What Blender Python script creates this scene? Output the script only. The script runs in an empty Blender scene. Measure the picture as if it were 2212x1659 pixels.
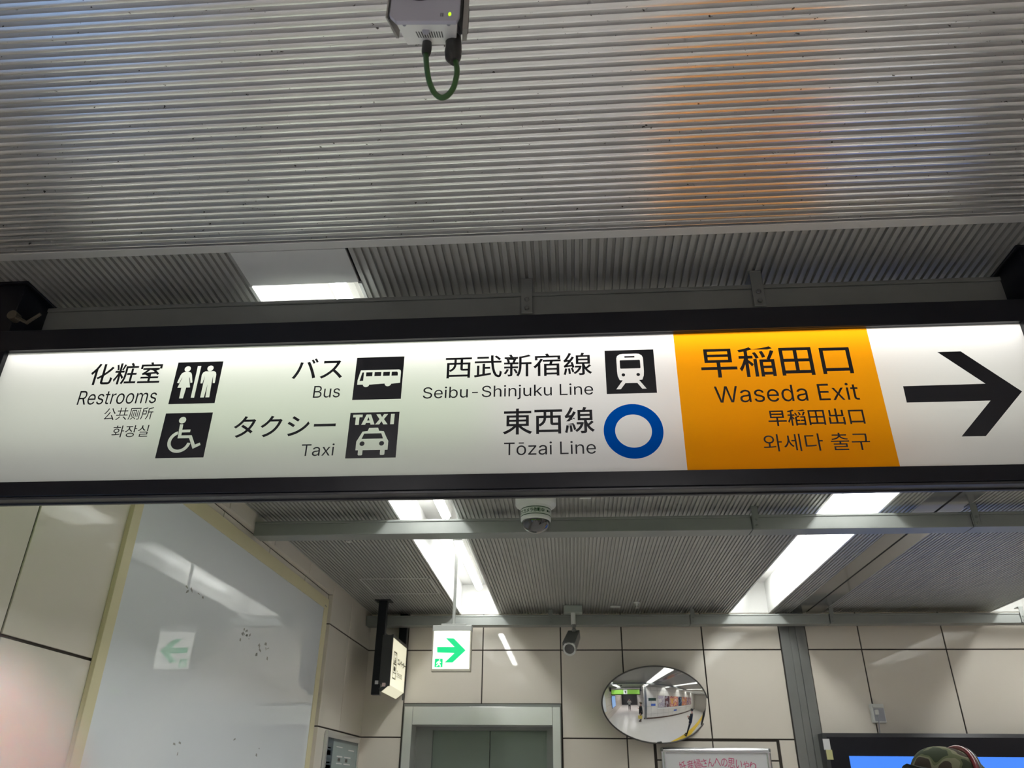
import bpy, bmesh, math, random
import mathutils.geometry
from mathutils import Vector, Matrix

random.seed(7)
SC = bpy.context.scene
# outlines of the Latin lettering, in 1/200 em: x, y, x, y ...
GLYPHS = {
    "Restrooms": [[12,0,12,102,47,102,52,102,56,101,60,100,63,99,67,98,70,96,72,94,74,92,76,89,78,87,79,84,81,81,81,77,82,74,82,70,82,67,81,63,81,60,79,57,78,54,76,52,74,49,72,47,70,45,67,43,63,42,60,41,56,40,52,40,47,40,19,40,19,51,47,51,50,51,53,51,55,52,57,53,60,53,61,54,63,56,64,57,66,58,67,60,68,62,68,64,69,66,69,68,69,70,69,73,69,75,68,77,68,79,67,81,66,83,64,84,63,86,61,87,60,88,57,89,55,90,52,90,50,90,47,90,25,90,25,0],[71,0,46,46,61,46,86,0],[132,-2,128,-1,124,-1,120,0,116,2,113,3,110,5,107,8,105,11,103,14,101,17,99,21,98,24,97,29,97,33,97,37,97,42,97,46,98,50,99,54,101,58,103,61,105,64,107,67,110,70,113,72,116,74,119,75,123,76,127,77,131,77,133,77,136,77,138,76,141,76,143,75,145,74,147,73,150,71,152,70,154,68,155,66,157,64,159,62,160,59,161,56,162,53,163,50,164,47,164,43,164,39,164,34,105,34,105,44,157,44,152,40,152,43,151,46,151,49,150,51,149,54,148,56,147,58,146,60,144,61,142,63,140,64,138,65,136,66,133,66,131,66,128,66,126,65,123,65,121,64,119,63,117,61,116,60,114,58,113,56,112,54,111,52,110,49,109,47,109,45,109,42,109,36,109,32,109,29,110,26,111,24,112,21,113,19,115,17,116,15,118,14,120,12,122,11,124,10,127,10,130,9,132,9,134,9,136,9,137,10,139,10,141,11,142,11,143,12,145,13,146,14,147,15,148,16,149,17,150,18,150,20,151,21,163,18,162,16,161,14,160,12,158,10,157,8,155,6,153,5,151,3,149,2,146,1,144,0,141,-1,138,-1,135,-2],[207,-2,204,-2,201,-1,198,-1,196,0,193,1,191,2,188,3,186,4,185,6,183,8,181,9,180,12,179,14,178,16,178,19,189,21,190,19,191,17,192,15,194,13,195,12,197,11,199,10,202,10,204,9,207,9,210,9,213,10,215,10,217,11,219,12,221,14,222,15,223,17,224,19,224,21,224,22,224,24,223,25,222,26,221,27,220,28,219,29,217,30,215,30,213,31,200,34,196,35,193,36,190,38,187,40,185,42,183,44,182,46,181,49,180,52,180,55,180,57,181,60,181,62,182,64,184,66,185,68,187,70,189,71,191,73,194,74,196,75,199,76,202,76,205,77,208,77,211,77,214,77,217,76,219,75,221,74,223,73,225,72,227,71,229,69,230,68,232,66,233,64,234,62,235,60,235,58,224,55,224,57,223,59,222,60,220,62,219,63,217,64,216,65,213,66,211,66,208,67,205,66,203,66,201,65,199,64,197,63,195,62,194,61,193,59,192,57,192,55,192,54,193,52,193,51,194,50,195,49,197,48,198,47,200,46,202,45,205,45,216,42,220,41,224,39,227,38,230,36,232,34,234,32,235,30,236,27,237,24,237,21,237,19,236,16,235,14,234,12,233,9,231,7,230,6,227,4,225,3,223,1,220,0,217,-1,214,-1,210,-2],[284,76,284,65,245,65,245,76],[257,94,269,94,269,20,269,18,269,16,269,15,270,13,271,12,272,11,273,11,274,10,276,10,278,10,281,10,284,11,286,0,285,0,285,0,284,0,283,0,282,-1,281,-1,280,-1,279,-1,278,-1,277,-1,273,-1,270,0,267,1,264,2,262,4,260,6,258,9,257,12,257,15,257,19],[300,0,300,76,311,76,311,64,312,64,313,66,314,68,316,70,318,72,320,73,322,75,324,76,326,76,329,77,332,77,335,77,338,77,338,64,335,65,334,65,333,65,332,65,331,65,330,65,328,65,326,65,324,64,323,64,321,63,319,62,318,61,316,60,315,58,314,57,313,55,313,53,312,51,312,49,312,47,312,0],[382,-2,378,-1,374,-1,371,0,367,2,364,3,361,5,359,8,356,11,354,14,352,17,350,21,349,25,348,29,348,33,348,37,348,42,348,47,349,51,350,55,352,58,354,62,356,65,359,67,361,70,364,72,367,74,371,75,374,76,378,77,382,77,386,77,390,76,394,75,397,74,401,72,404,70,406,67,409,65,411,62,413,58,414,55,416,51,416,47,417,42,417,37,417,33,416,29,416,25,414,21,413,17,411,14,409,11,406,8,404,5,401,3,397,2,394,0,390,-1,386,-1],[382,9,385,9,388,10,391,11,393,12,395,13,397,15,398,17,400,19,401,21,402,23,403,26,404,29,404,32,405,35,405,37,405,40,404,43,404,46,403,49,402,52,401,54,400,56,398,58,397,60,395,62,393,63,391,65,388,65,385,66,382,66,379,66,377,65,374,65,372,63,370,62,368,60,366,58,365,56,364,54,363,52,362,49,361,46,361,43,360,41,360,37,360,35,361,32,361,29,362,26,363,23,364,21,365,19,366,17,368,15,370,13,372,12,374,11,377,10,379,9],[465,-2,461,-1,458,-1,454,0,450,2,447,3,444,5,442,8,439,11,437,14,435,17,434,21,432,25,431,29,431,33,431,37,431,42,431,47,432,51,434,55,435,58,437,62,439,65,442,67,444,70,447,72,450,74,454,75,458,76,461,77,465,77,469,77,473,76,477,75,480,74,484,72,487,70,489,67,492,65,494,62,496,58,497,55,499,51,499,47,500,42,500,37,500,33,499,29,499,25,497,21,496,17,494,14,492,11,489,8,487,5,484,3,480,2,477,0,473,-1,469,-1],[465,9,468,9,471,10,474,11,476,12,478,13,480,15,482,17,483,19,484,21,485,23,486,26,487,29,487,32,488,35,488,37,488,40,487,43,487,46,486,49,485,52,484,54,483,56,482,58,480,60,478,62,476,63,474,65,471,65,468,66,465,66,462,66,460,65,457,65,455,63,453,62,451,60,449,58,448,56,447,54,446,52,445,49,444,46,444,43,443,41,443,37,443,35,444,32,444,29,445,26,446,23,447,21,448,19,449,17,451,15,453,13,455,12,457,11,460,10,462,9],[517,0,517,76,529,76,529,59,528,59,529,61,530,64,531,66,532,67,533,69,535,71,536,72,538,73,540,74,541,75,543,76,545,77,547,77,549,77,551,77,554,77,557,76,560,75,562,74,564,72,566,70,568,68,569,65,570,62,571,59,569,59,570,61,571,63,572,65,573,67,574,69,576,70,577,72,579,73,581,74,583,75,585,76,587,76,590,77,592,77,594,77,597,77,599,77,602,76,604,75,606,74,608,73,610,72,612,70,614,68,615,66,616,63,617,61,618,58,618,54,618,51,618,0,606,0,606,51,606,54,605,57,604,59,603,61,601,63,600,64,597,65,595,66,593,66,591,66,589,66,587,66,585,65,583,65,582,64,580,63,579,62,578,61,577,59,576,58,575,56,575,55,574,53,574,51,574,49,574,0,562,0,562,52,562,54,561,57,560,59,559,61,558,62,556,64,554,65,552,65,549,66,547,66,545,66,543,66,542,65,540,65,538,64,537,63,536,62,534,61,533,59,532,58,531,56,531,54,530,52,530,50,530,48,530,0],[665,-2,662,-2,659,-1,656,-1,654,0,651,1,649,2,647,3,645,4,643,6,641,8,640,9,639,12,637,14,637,16,636,19,648,21,648,19,649,17,651,15,652,13,654,12,656,11,658,10,660,10,662,9,665,9,668,9,671,10,673,10,676,11,678,12,679,14,681,15,682,17,682,19,682,21,682,22,682,24,681,25,681,26,680,27,678,28,677,29,675,30,673,30,671,31,659,34,655,35,651,36,648,38,646,40,643,42,641,44,640,46,639,49,638,52,638,55,638,57,639,60,640,62,641,64,642,66,643,68,645,70,647,71,649,73,652,74,655,75,657,76,660,76,663,77,666,77,669,77,672,77,675,76,677,75,680,74,682,73,684,72,686,71,687,69,689,68,690,66,691,64,692,62,693,60,694,58,682,55,682,57,681,59,680,60,679,62,677,63,676,64,674,65,672,66,669,66,666,67,664,66,661,66,659,65,657,64,655,63,653,62,652,61,651,59,651,57,651,55,651,54,651,52,652,51,653,50,654,49,655,48,657,47,659,46,661,45,663,45,675,42,679,41,682,39,685,38,688,36,690,34,692,32,693,30,694,27,695,24,695,21,695,19,695,16,694,14,693,12,691,9,690,7,688,6,686,4,683,3,681,1,678,0,675,-1,672,-1,669,-2]],
    "Bus": [[12,0,12,102,48,102,52,102,56,101,60,100,63,99,66,98,68,97,71,95,73,93,75,91,76,88,77,86,78,83,79,81,79,78,80,75,80,72,79,70,79,68,78,66,77,64,76,62,75,61,74,60,73,58,71,57,70,56,68,55,66,55,65,54,63,53,63,52,65,52,67,52,69,51,71,50,73,49,74,48,76,46,78,45,79,43,80,41,82,38,82,36,83,33,83,30,84,27,83,24,83,21,82,19,81,16,80,13,78,11,77,9,74,7,72,5,69,4,66,2,62,1,58,1,54,0,49,0],[25,11,49,11,53,12,57,12,61,13,64,14,66,16,68,18,69,20,70,22,71,25,71,27,71,29,71,31,70,33,69,35,68,37,67,38,66,40,65,41,63,43,61,44,59,45,57,45,55,46,52,46,50,46,25,46],[25,57,48,57,50,57,52,57,54,58,56,58,58,59,59,60,61,61,62,62,64,64,65,65,66,67,66,69,67,70,67,72,67,74,67,77,66,79,66,82,64,84,63,86,60,87,58,89,55,90,52,90,48,90,25,90],[128,-1,125,-1,122,-1,119,0,117,1,114,2,112,4,110,5,108,7,106,9,105,12,104,14,103,17,102,21,102,24,102,28,102,76,114,76,114,29,114,25,115,22,116,20,117,17,119,15,121,13,123,12,125,11,128,10,131,10,133,10,135,10,137,11,139,12,141,12,143,13,144,15,146,16,147,18,148,19,149,21,150,23,150,26,150,28,150,31,150,76,163,76,163,0,151,0,151,18,153,18,151,14,149,11,147,8,145,5,143,3,140,2,137,1,134,0,131,-1],[210,-2,207,-2,204,-1,201,-1,198,0,196,1,193,2,191,3,189,4,187,6,186,8,184,9,183,12,182,14,181,16,180,19,192,21,193,19,194,17,195,15,196,13,198,12,200,11,202,10,204,10,207,9,209,9,213,9,215,10,218,10,220,11,222,12,224,14,225,15,226,17,227,19,227,21,227,22,226,24,226,25,225,26,224,27,223,28,221,29,220,30,218,30,216,31,203,34,199,35,196,36,193,38,190,40,188,42,186,44,184,46,183,49,183,52,183,55,183,57,183,60,184,62,185,64,186,66,188,68,190,70,192,71,194,73,196,74,199,75,202,76,204,76,207,77,211,77,214,77,217,77,219,76,222,75,224,74,226,73,228,72,230,71,232,69,233,68,234,66,235,64,236,62,237,60,238,58,227,55,226,57,225,59,224,60,223,62,222,63,220,64,218,65,216,66,213,66,211,67,208,66,206,66,203,65,201,64,199,63,198,62,197,61,196,59,195,57,195,55,195,54,195,52,196,51,197,50,198,49,199,48,201,47,203,46,205,45,208,45,219,42,223,41,227,39,230,38,232,36,234,34,236,32,238,30,239,27,239,24,239,21,239,19,239,16,238,14,237,12,236,9,234,7,232,6,230,4,228,3,225,1,222,0,219,-1,216,-1,213,-2]],
    "Taxi": [[6,90,6,102,83,102,83,90,51,90,51,0,39,0,39,90],[122,-2,119,-2,116,-1,114,-1,111,0,109,1,106,2,104,4,102,5,101,7,99,9,98,11,97,13,96,16,96,19,96,22,96,24,96,26,97,29,97,30,98,32,99,34,101,35,102,36,104,38,105,39,107,40,109,40,111,41,113,42,115,42,117,43,119,43,121,43,123,44,125,44,136,45,138,46,140,46,141,46,142,47,143,47,144,48,144,48,144,49,145,50,145,51,145,51,145,53,145,55,144,56,144,58,143,59,142,61,141,62,140,63,139,64,138,64,136,65,135,66,133,66,131,66,129,66,127,66,125,66,123,66,121,65,120,64,118,64,117,63,115,62,114,61,113,60,112,59,112,58,111,57,110,56,110,55,98,58,99,61,100,63,102,66,104,67,105,69,107,71,109,72,112,73,114,74,116,75,119,76,121,76,124,77,126,77,129,77,130,77,132,77,134,77,136,76,138,76,139,75,141,75,143,74,145,73,147,72,149,71,150,69,152,68,153,66,154,64,155,62,156,59,157,57,157,54,157,50,157,0,145,0,145,10,144,10,144,9,143,8,142,7,141,6,140,5,139,4,138,3,136,2,135,1,133,0,131,0,129,-1,127,-1,124,-2],[124,9,126,9,129,10,131,10,133,11,135,12,137,13,139,14,140,16,141,17,142,19,143,20,144,22,144,24,145,26,145,28,145,38,144,38,144,37,143,37,143,37,142,36,141,36,140,36,138,36,137,35,136,35,130,34,125,34,123,33,121,33,120,33,118,32,117,32,115,31,114,30,113,30,111,29,110,28,110,27,109,26,108,24,108,23,108,21,108,19,108,18,109,17,109,16,110,14,111,13,112,13,113,12,114,11,116,10,117,10,119,10,120,9,122,9],[172,0,202,44,202,34,173,76,188,76,197,61,198,59,200,57,201,55,202,53,203,51,205,49,206,47,207,45,208,43,209,41,203,41,204,43,205,45,206,47,207,49,208,51,209,53,210,55,211,57,213,59,214,61,224,76,238,76,209,34,209,43,239,0,225,0,214,17,212,19,211,21,210,23,209,25,208,27,206,29,205,31,204,33,203,35,202,36,208,36,207,35,206,33,205,31,204,29,203,27,202,25,201,23,200,21,199,19,197,17,186,0],[254,0,254,76,266,76,266,0],[260,89,259,89,257,89,256,89,255,90,254,91,253,92,252,93,252,94,252,95,252,97,252,98,252,99,252,100,253,101,254,102,255,103,256,104,257,104,259,105,260,105,261,105,263,104,264,104,265,103,266,102,267,101,268,100,268,99,268,98,269,97,268,95,268,94,268,93,267,92,266,91,265,90,264,89,263,89,261,89]],
    "Seibu-Shinjuku Line": [[45,-2,40,-2,36,-1,32,0,29,1,26,2,22,3,20,5,17,7,15,10,13,12,11,15,10,18,9,21,8,24,8,27,21,27,21,25,22,23,22,21,23,19,25,18,26,16,28,15,29,14,31,13,33,12,35,11,38,11,40,10,42,10,45,10,47,10,50,10,53,11,55,11,57,12,59,13,61,14,63,15,65,17,66,18,67,20,68,22,69,24,69,26,69,28,69,30,69,31,68,33,67,34,66,36,65,37,64,38,63,39,61,40,59,41,57,42,55,42,53,43,51,44,49,44,37,48,32,49,28,51,24,53,20,55,17,58,15,61,13,64,11,67,11,71,10,74,11,78,11,81,12,84,13,87,15,90,17,92,19,94,22,96,24,98,28,100,31,101,34,102,38,103,42,103,45,103,49,103,53,103,57,102,60,101,63,100,66,98,69,96,71,94,73,92,75,90,77,87,78,84,79,82,80,79,80,76,67,76,67,79,66,81,65,84,63,86,60,87,58,89,55,90,52,91,49,92,45,92,42,92,40,91,38,91,36,90,33,90,32,89,30,88,28,86,27,85,26,84,25,82,24,80,23,79,23,77,23,75,23,73,24,71,24,70,25,68,26,67,28,65,29,64,30,63,32,62,34,62,36,61,37,60,39,60,41,59,42,59,53,56,55,55,56,55,58,54,60,53,62,53,64,52,66,51,68,50,70,49,72,48,73,46,75,45,76,43,78,41,79,40,80,37,81,35,81,33,82,30,82,28,81,24,81,21,80,18,79,15,77,13,75,10,73,8,71,6,68,4,65,2,61,1,58,0,54,-1,49,-2],[132,-2,127,-1,123,-1,120,0,116,2,113,3,110,5,107,8,104,11,102,14,100,17,99,21,98,24,97,29,96,33,96,37,96,42,97,46,98,50,99,54,100,58,102,61,104,64,107,67,109,70,112,72,116,74,119,75,123,76,126,77,130,77,133,77,135,77,138,76,140,76,142,75,145,74,147,73,149,71,151,70,153,68,155,66,157,64,158,62,160,59,161,56,162,53,163,50,163,47,163,43,164,39,164,34,104,34,104,44,157,44,151,40,151,43,151,46,150,49,150,51,149,54,148,56,147,58,145,60,144,61,142,63,140,64,138,65,135,66,133,66,130,66,128,66,125,65,123,65,121,64,119,63,117,61,115,60,114,58,112,56,111,54,110,52,109,49,109,47,109,45,109,42,109,36,109,32,109,29,110,26,110,24,111,21,113,19,114,17,116,15,118,14,120,12,122,11,124,10,126,10,129,9,132,9,134,9,135,9,137,10,139,10,140,11,141,11,143,12,144,13,145,14,146,15,147,16,148,17,149,18,150,20,150,21,162,18,162,16,161,14,159,12,158,10,156,8,155,6,153,5,150,3,148,2,146,1,143,0,141,-1,138,-1,135,-2],[181,0,181,76,193,76,193,0],[187,89,185,89,184,89,183,89,182,90,181,91,180,92,179,93,179,94,178,95,178,97,178,98,179,99,179,100,180,101,181,102,182,103,183,104,184,104,185,105,187,105,188,105,189,104,191,104,192,103,193,102,194,101,194,100,195,99,195,98,195,97,195,95,195,94,194,93,194,92,193,91,192,90,191,89,189,89,188,89],[249,-2,247,-2,244,-1,242,-1,240,0,238,1,236,2,235,3,233,4,232,5,231,6,230,7,229,9,228,10,228,11,227,12,226,12,226,0,214,0,214,102,226,102,226,64,227,64,228,65,228,66,229,67,230,68,231,69,232,70,233,71,235,73,236,74,238,75,240,75,242,76,244,77,246,77,249,77,253,77,256,76,260,75,263,74,266,72,269,70,271,68,274,65,276,62,277,59,279,55,280,51,281,47,281,42,281,38,281,33,281,29,280,24,279,21,277,17,276,14,274,10,271,8,269,5,266,3,263,1,260,0,257,-1,253,-1],[247,9,250,10,253,10,255,11,257,12,259,13,261,15,263,17,264,19,265,21,267,23,267,26,268,29,269,32,269,35,269,38,269,41,269,44,268,47,267,50,267,52,266,55,264,57,263,59,261,61,259,62,257,64,255,65,253,65,250,66,247,66,245,66,242,65,240,65,238,64,236,62,234,61,232,59,231,57,229,55,228,53,228,50,227,47,226,44,226,41,226,38,226,35,226,31,227,28,228,26,228,23,230,21,231,18,232,16,234,15,236,13,238,12,240,11,242,10,245,9],[325,-1,322,-1,319,-1,316,0,314,1,311,2,309,4,307,5,305,7,304,9,302,12,301,14,300,17,299,21,299,24,299,28,299,76,311,76,311,29,311,25,312,22,313,20,314,17,316,15,318,13,320,12,322,11,325,10,328,10,330,10,332,10,334,11,336,12,338,12,340,13,341,15,343,16,344,18,345,19,346,21,347,23,347,26,347,28,347,31,347,76,360,76,360,0,348,0,348,18,350,18,348,14,346,11,344,8,342,5,340,3,337,2,334,1,331,0,328,-1],[438,49,438,38,393,38,393,49],[506,-2,501,-2,497,-1,493,0,490,1,486,2,483,3,480,5,478,7,476,10,474,12,472,15,471,18,470,21,469,24,469,27,482,27,482,25,483,23,483,21,484,19,486,18,487,16,489,15,490,14,492,13,494,12,496,11,499,11,501,10,503,10,506,10,508,10,511,10,513,11,516,11,518,12,520,13,522,14,524,15,525,17,527,18,528,20,529,22,529,24,530,26,530,28,530,30,530,31,529,33,528,34,527,36,526,37,525,38,523,39,522,40,520,41,518,42,516,42,514,43,512,44,510,44,498,48,493,49,488,51,485,53,481,55,478,58,476,61,474,64,472,67,472,71,471,74,471,78,472,81,473,84,474,87,476,90,478,92,480,94,483,96,485,98,488,100,492,101,495,102,499,103,502,103,506,103,510,103,514,103,518,102,521,101,524,100,527,98,530,96,532,94,534,92,536,90,538,87,539,84,540,82,541,79,541,76,528,76,528,79,527,81,525,84,524,86,521,87,519,89,516,90,513,91,509,92,506,92,503,92,501,91,499,91,496,90,494,90,492,89,491,88,489,86,488,85,487,84,486,82,485,80,484,79,484,77,484,75,484,73,484,71,485,70,486,68,487,67,488,65,490,64,491,63,493,62,495,62,497,61,498,60,500,60,502,59,503,59,514,56,516,55,517,55,519,54,521,53,523,53,525,52,527,51,529,50,531,49,533,48,534,46,536,45,537,43,539,41,540,40,541,37,542,35,542,33,542,30,543,28,542,24,542,21,541,18,540,15,538,13,536,10,534,8,532,6,529,4,526,2,522,1,518,0,514,-1,510,-2],[573,45,573,0,561,0,561,102,573,102,573,57,571,57,572,61,574,65,576,68,578,70,581,72,583,74,586,75,589,76,592,77,596,77,599,77,602,76,604,76,607,75,609,74,611,72,614,71,615,69,617,67,618,64,620,61,620,59,621,55,622,52,622,48,622,0,609,0,609,47,609,50,609,54,608,56,606,59,605,61,603,63,601,64,598,65,595,66,592,66,590,66,588,65,586,65,584,64,582,63,581,62,579,61,578,60,577,58,575,57,575,55,574,53,573,50,573,48],[643,0,643,76,655,76,655,0],[649,89,648,89,646,89,645,89,644,90,643,91,642,92,641,93,641,94,641,95,640,97,641,98,641,99,641,100,642,101,643,102,644,103,645,104,646,104,648,105,649,105,650,105,652,104,653,104,654,103,655,102,656,101,657,100,657,99,657,98,657,97,657,95,657,94,657,93,656,92,655,91,654,90,653,89,652,89,650,89],[688,45,688,0,676,0,676,76,688,76,688,57,686,57,688,61,689,65,691,68,694,70,696,72,699,74,701,75,704,76,708,77,711,77,714,77,717,76,720,76,722,75,725,74,727,72,729,71,731,69,732,67,734,64,735,61,736,59,736,55,737,52,737,48,737,0,725,0,725,47,725,50,724,54,723,56,722,59,720,61,718,63,716,64,713,65,711,66,708,66,705,66,703,65,701,65,700,64,698,63,696,62,695,61,693,60,692,58,691,57,690,55,689,53,689,50,688,48],[758,76,770,76,770,-6,770,-9,770,-11,769,-14,769,-16,768,-18,767,-20,765,-22,764,-23,762,-25,760,-26,758,-27,756,-28,754,-28,751,-28,748,-29,746,-29,746,-17,748,-17,750,-17,752,-17,753,-16,754,-15,756,-14,756,-13,757,-12,758,-10,758,-8,758,-6],[764,89,763,89,762,89,760,89,759,90,758,91,757,92,757,93,756,94,756,95,756,97,756,98,756,99,757,100,757,101,758,102,759,103,760,104,762,104,763,105,764,105,766,105,767,104,768,104,769,103,770,102,771,101,772,100,772,99,773,98,773,97,773,95,772,94,772,93,771,92,770,91,769,90,768,89,767,89,766,89],[817,-1,814,-1,811,-1,809,0,806,1,804,2,802,4,800,5,798,7,796,9,795,12,793,14,793,17,792,21,791,24,791,28,791,76,804,76,804,29,804,25,804,22,805,20,807,17,808,15,810,13,812,12,815,11,818,10,821,10,823,10,825,10,827,11,829,12,831,12,832,13,834,15,835,16,836,18,837,19,838,21,839,23,840,26,840,28,840,31,840,76,852,76,852,0,840,0,840,18,842,18,841,14,839,11,837,8,835,5,832,3,830,2,827,1,824,0,821,-1],[885,27,885,42,887,42,920,76,935,76,900,40,898,40],[873,0,873,102,886,102,886,0],[922,0,892,37,901,46,937,0],[975,-1,972,-1,970,-1,967,0,964,1,962,2,960,4,958,5,956,7,954,9,953,12,952,14,951,17,950,21,950,24,949,28,949,76,962,76,962,29,962,25,962,22,963,20,965,17,966,15,968,13,971,12,973,11,976,10,979,10,981,10,983,10,985,11,987,12,989,12,990,13,992,15,993,16,995,18,996,19,997,21,997,23,998,26,998,28,998,31,998,76,1010,76,1010,0,999,0,999,18,1000,18,999,14,997,11,995,8,993,5,990,3,988,2,985,1,982,0,979,-1],[1071,0,1071,102,1083,102,1083,11,1131,11,1131,0],[1148,0,1148,76,1160,76,1160,0],[1154,89,1152,89,1151,89,1150,89,1149,90,1148,91,1147,92,1146,93,1146,94,1145,95,1145,97,1145,98,1146,99,1146,100,1147,101,1148,102,1149,103,1150,104,1151,104,1152,105,1154,105,1155,105,1157,104,1158,104,1159,103,1160,102,1161,101,1161,100,1162,99,1162,98,1162,97,1162,95,1162,94,1161,93,1161,92,1160,91,1159,90,1158,89,1157,89,1155,89],[1193,45,1193,0,1181,0,1181,76,1193,76,1193,57,1191,57,1192,61,1194,65,1196,68,1198,70,1201,72,1204,74,1206,75,1209,76,1213,77,1216,77,1219,77,1222,76,1224,76,1227,75,1229,74,1232,72,1234,71,1235,69,1237,67,1239,64,1240,61,1241,59,1241,55,1242,52,1242,48,1242,0,1230,0,1230,47,1229,50,1229,54,1228,56,1227,59,1225,61,1223,63,1221,64,1218,65,1215,66,1212,66,1210,66,1208,65,1206,65,1204,64,1203,63,1201,62,1199,61,1198,60,1197,58,1196,57,1195,55,1194,53,1194,50,1193,48],[1295,-2,1290,-1,1286,-1,1283,0,1279,2,1276,3,1273,5,1270,8,1268,11,1265,14,1264,17,1262,21,1261,24,1260,29,1259,33,1259,37,1259,42,1260,46,1261,50,1262,54,1263,58,1265,61,1267,64,1270,67,1272,70,1275,72,1279,74,1282,75,1286,76,1289,77,1293,77,1296,77,1298,77,1301,76,1303,76,1306,75,1308,74,1310,73,1312,71,1314,70,1316,68,1318,66,1320,64,1321,62,1323,59,1324,56,1325,53,1326,50,1326,47,1326,43,1327,39,1327,34,1267,34,1267,44,1320,44,1314,40,1314,43,1314,46,1313,49,1313,51,1312,54,1311,56,1310,58,1308,60,1307,61,1305,63,1303,64,1301,65,1299,66,1296,66,1293,66,1291,66,1288,65,1286,65,1284,64,1282,63,1280,61,1278,60,1277,58,1275,56,1274,54,1273,52,1272,49,1272,47,1272,45,1272,42,1272,36,1272,32,1272,29,1273,26,1273,24,1274,21,1276,19,1277,17,1279,15,1281,14,1283,12,1285,11,1287,10,1290,10,1292,9,1295,9,1297,9,1298,9,1300,10,1302,10,1303,11,1305,11,1306,12,1307,13,1308,14,1309,15,1310,16,1311,17,1312,18,1313,20,1313,21,1325,18,1325,16,1324,14,1322,12,1321,10,1319,8,1318,6,1316,5,1314,3,1311,2,1309,1,1306,0,1304,-1,1301,-1,1298,-2]],
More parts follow.
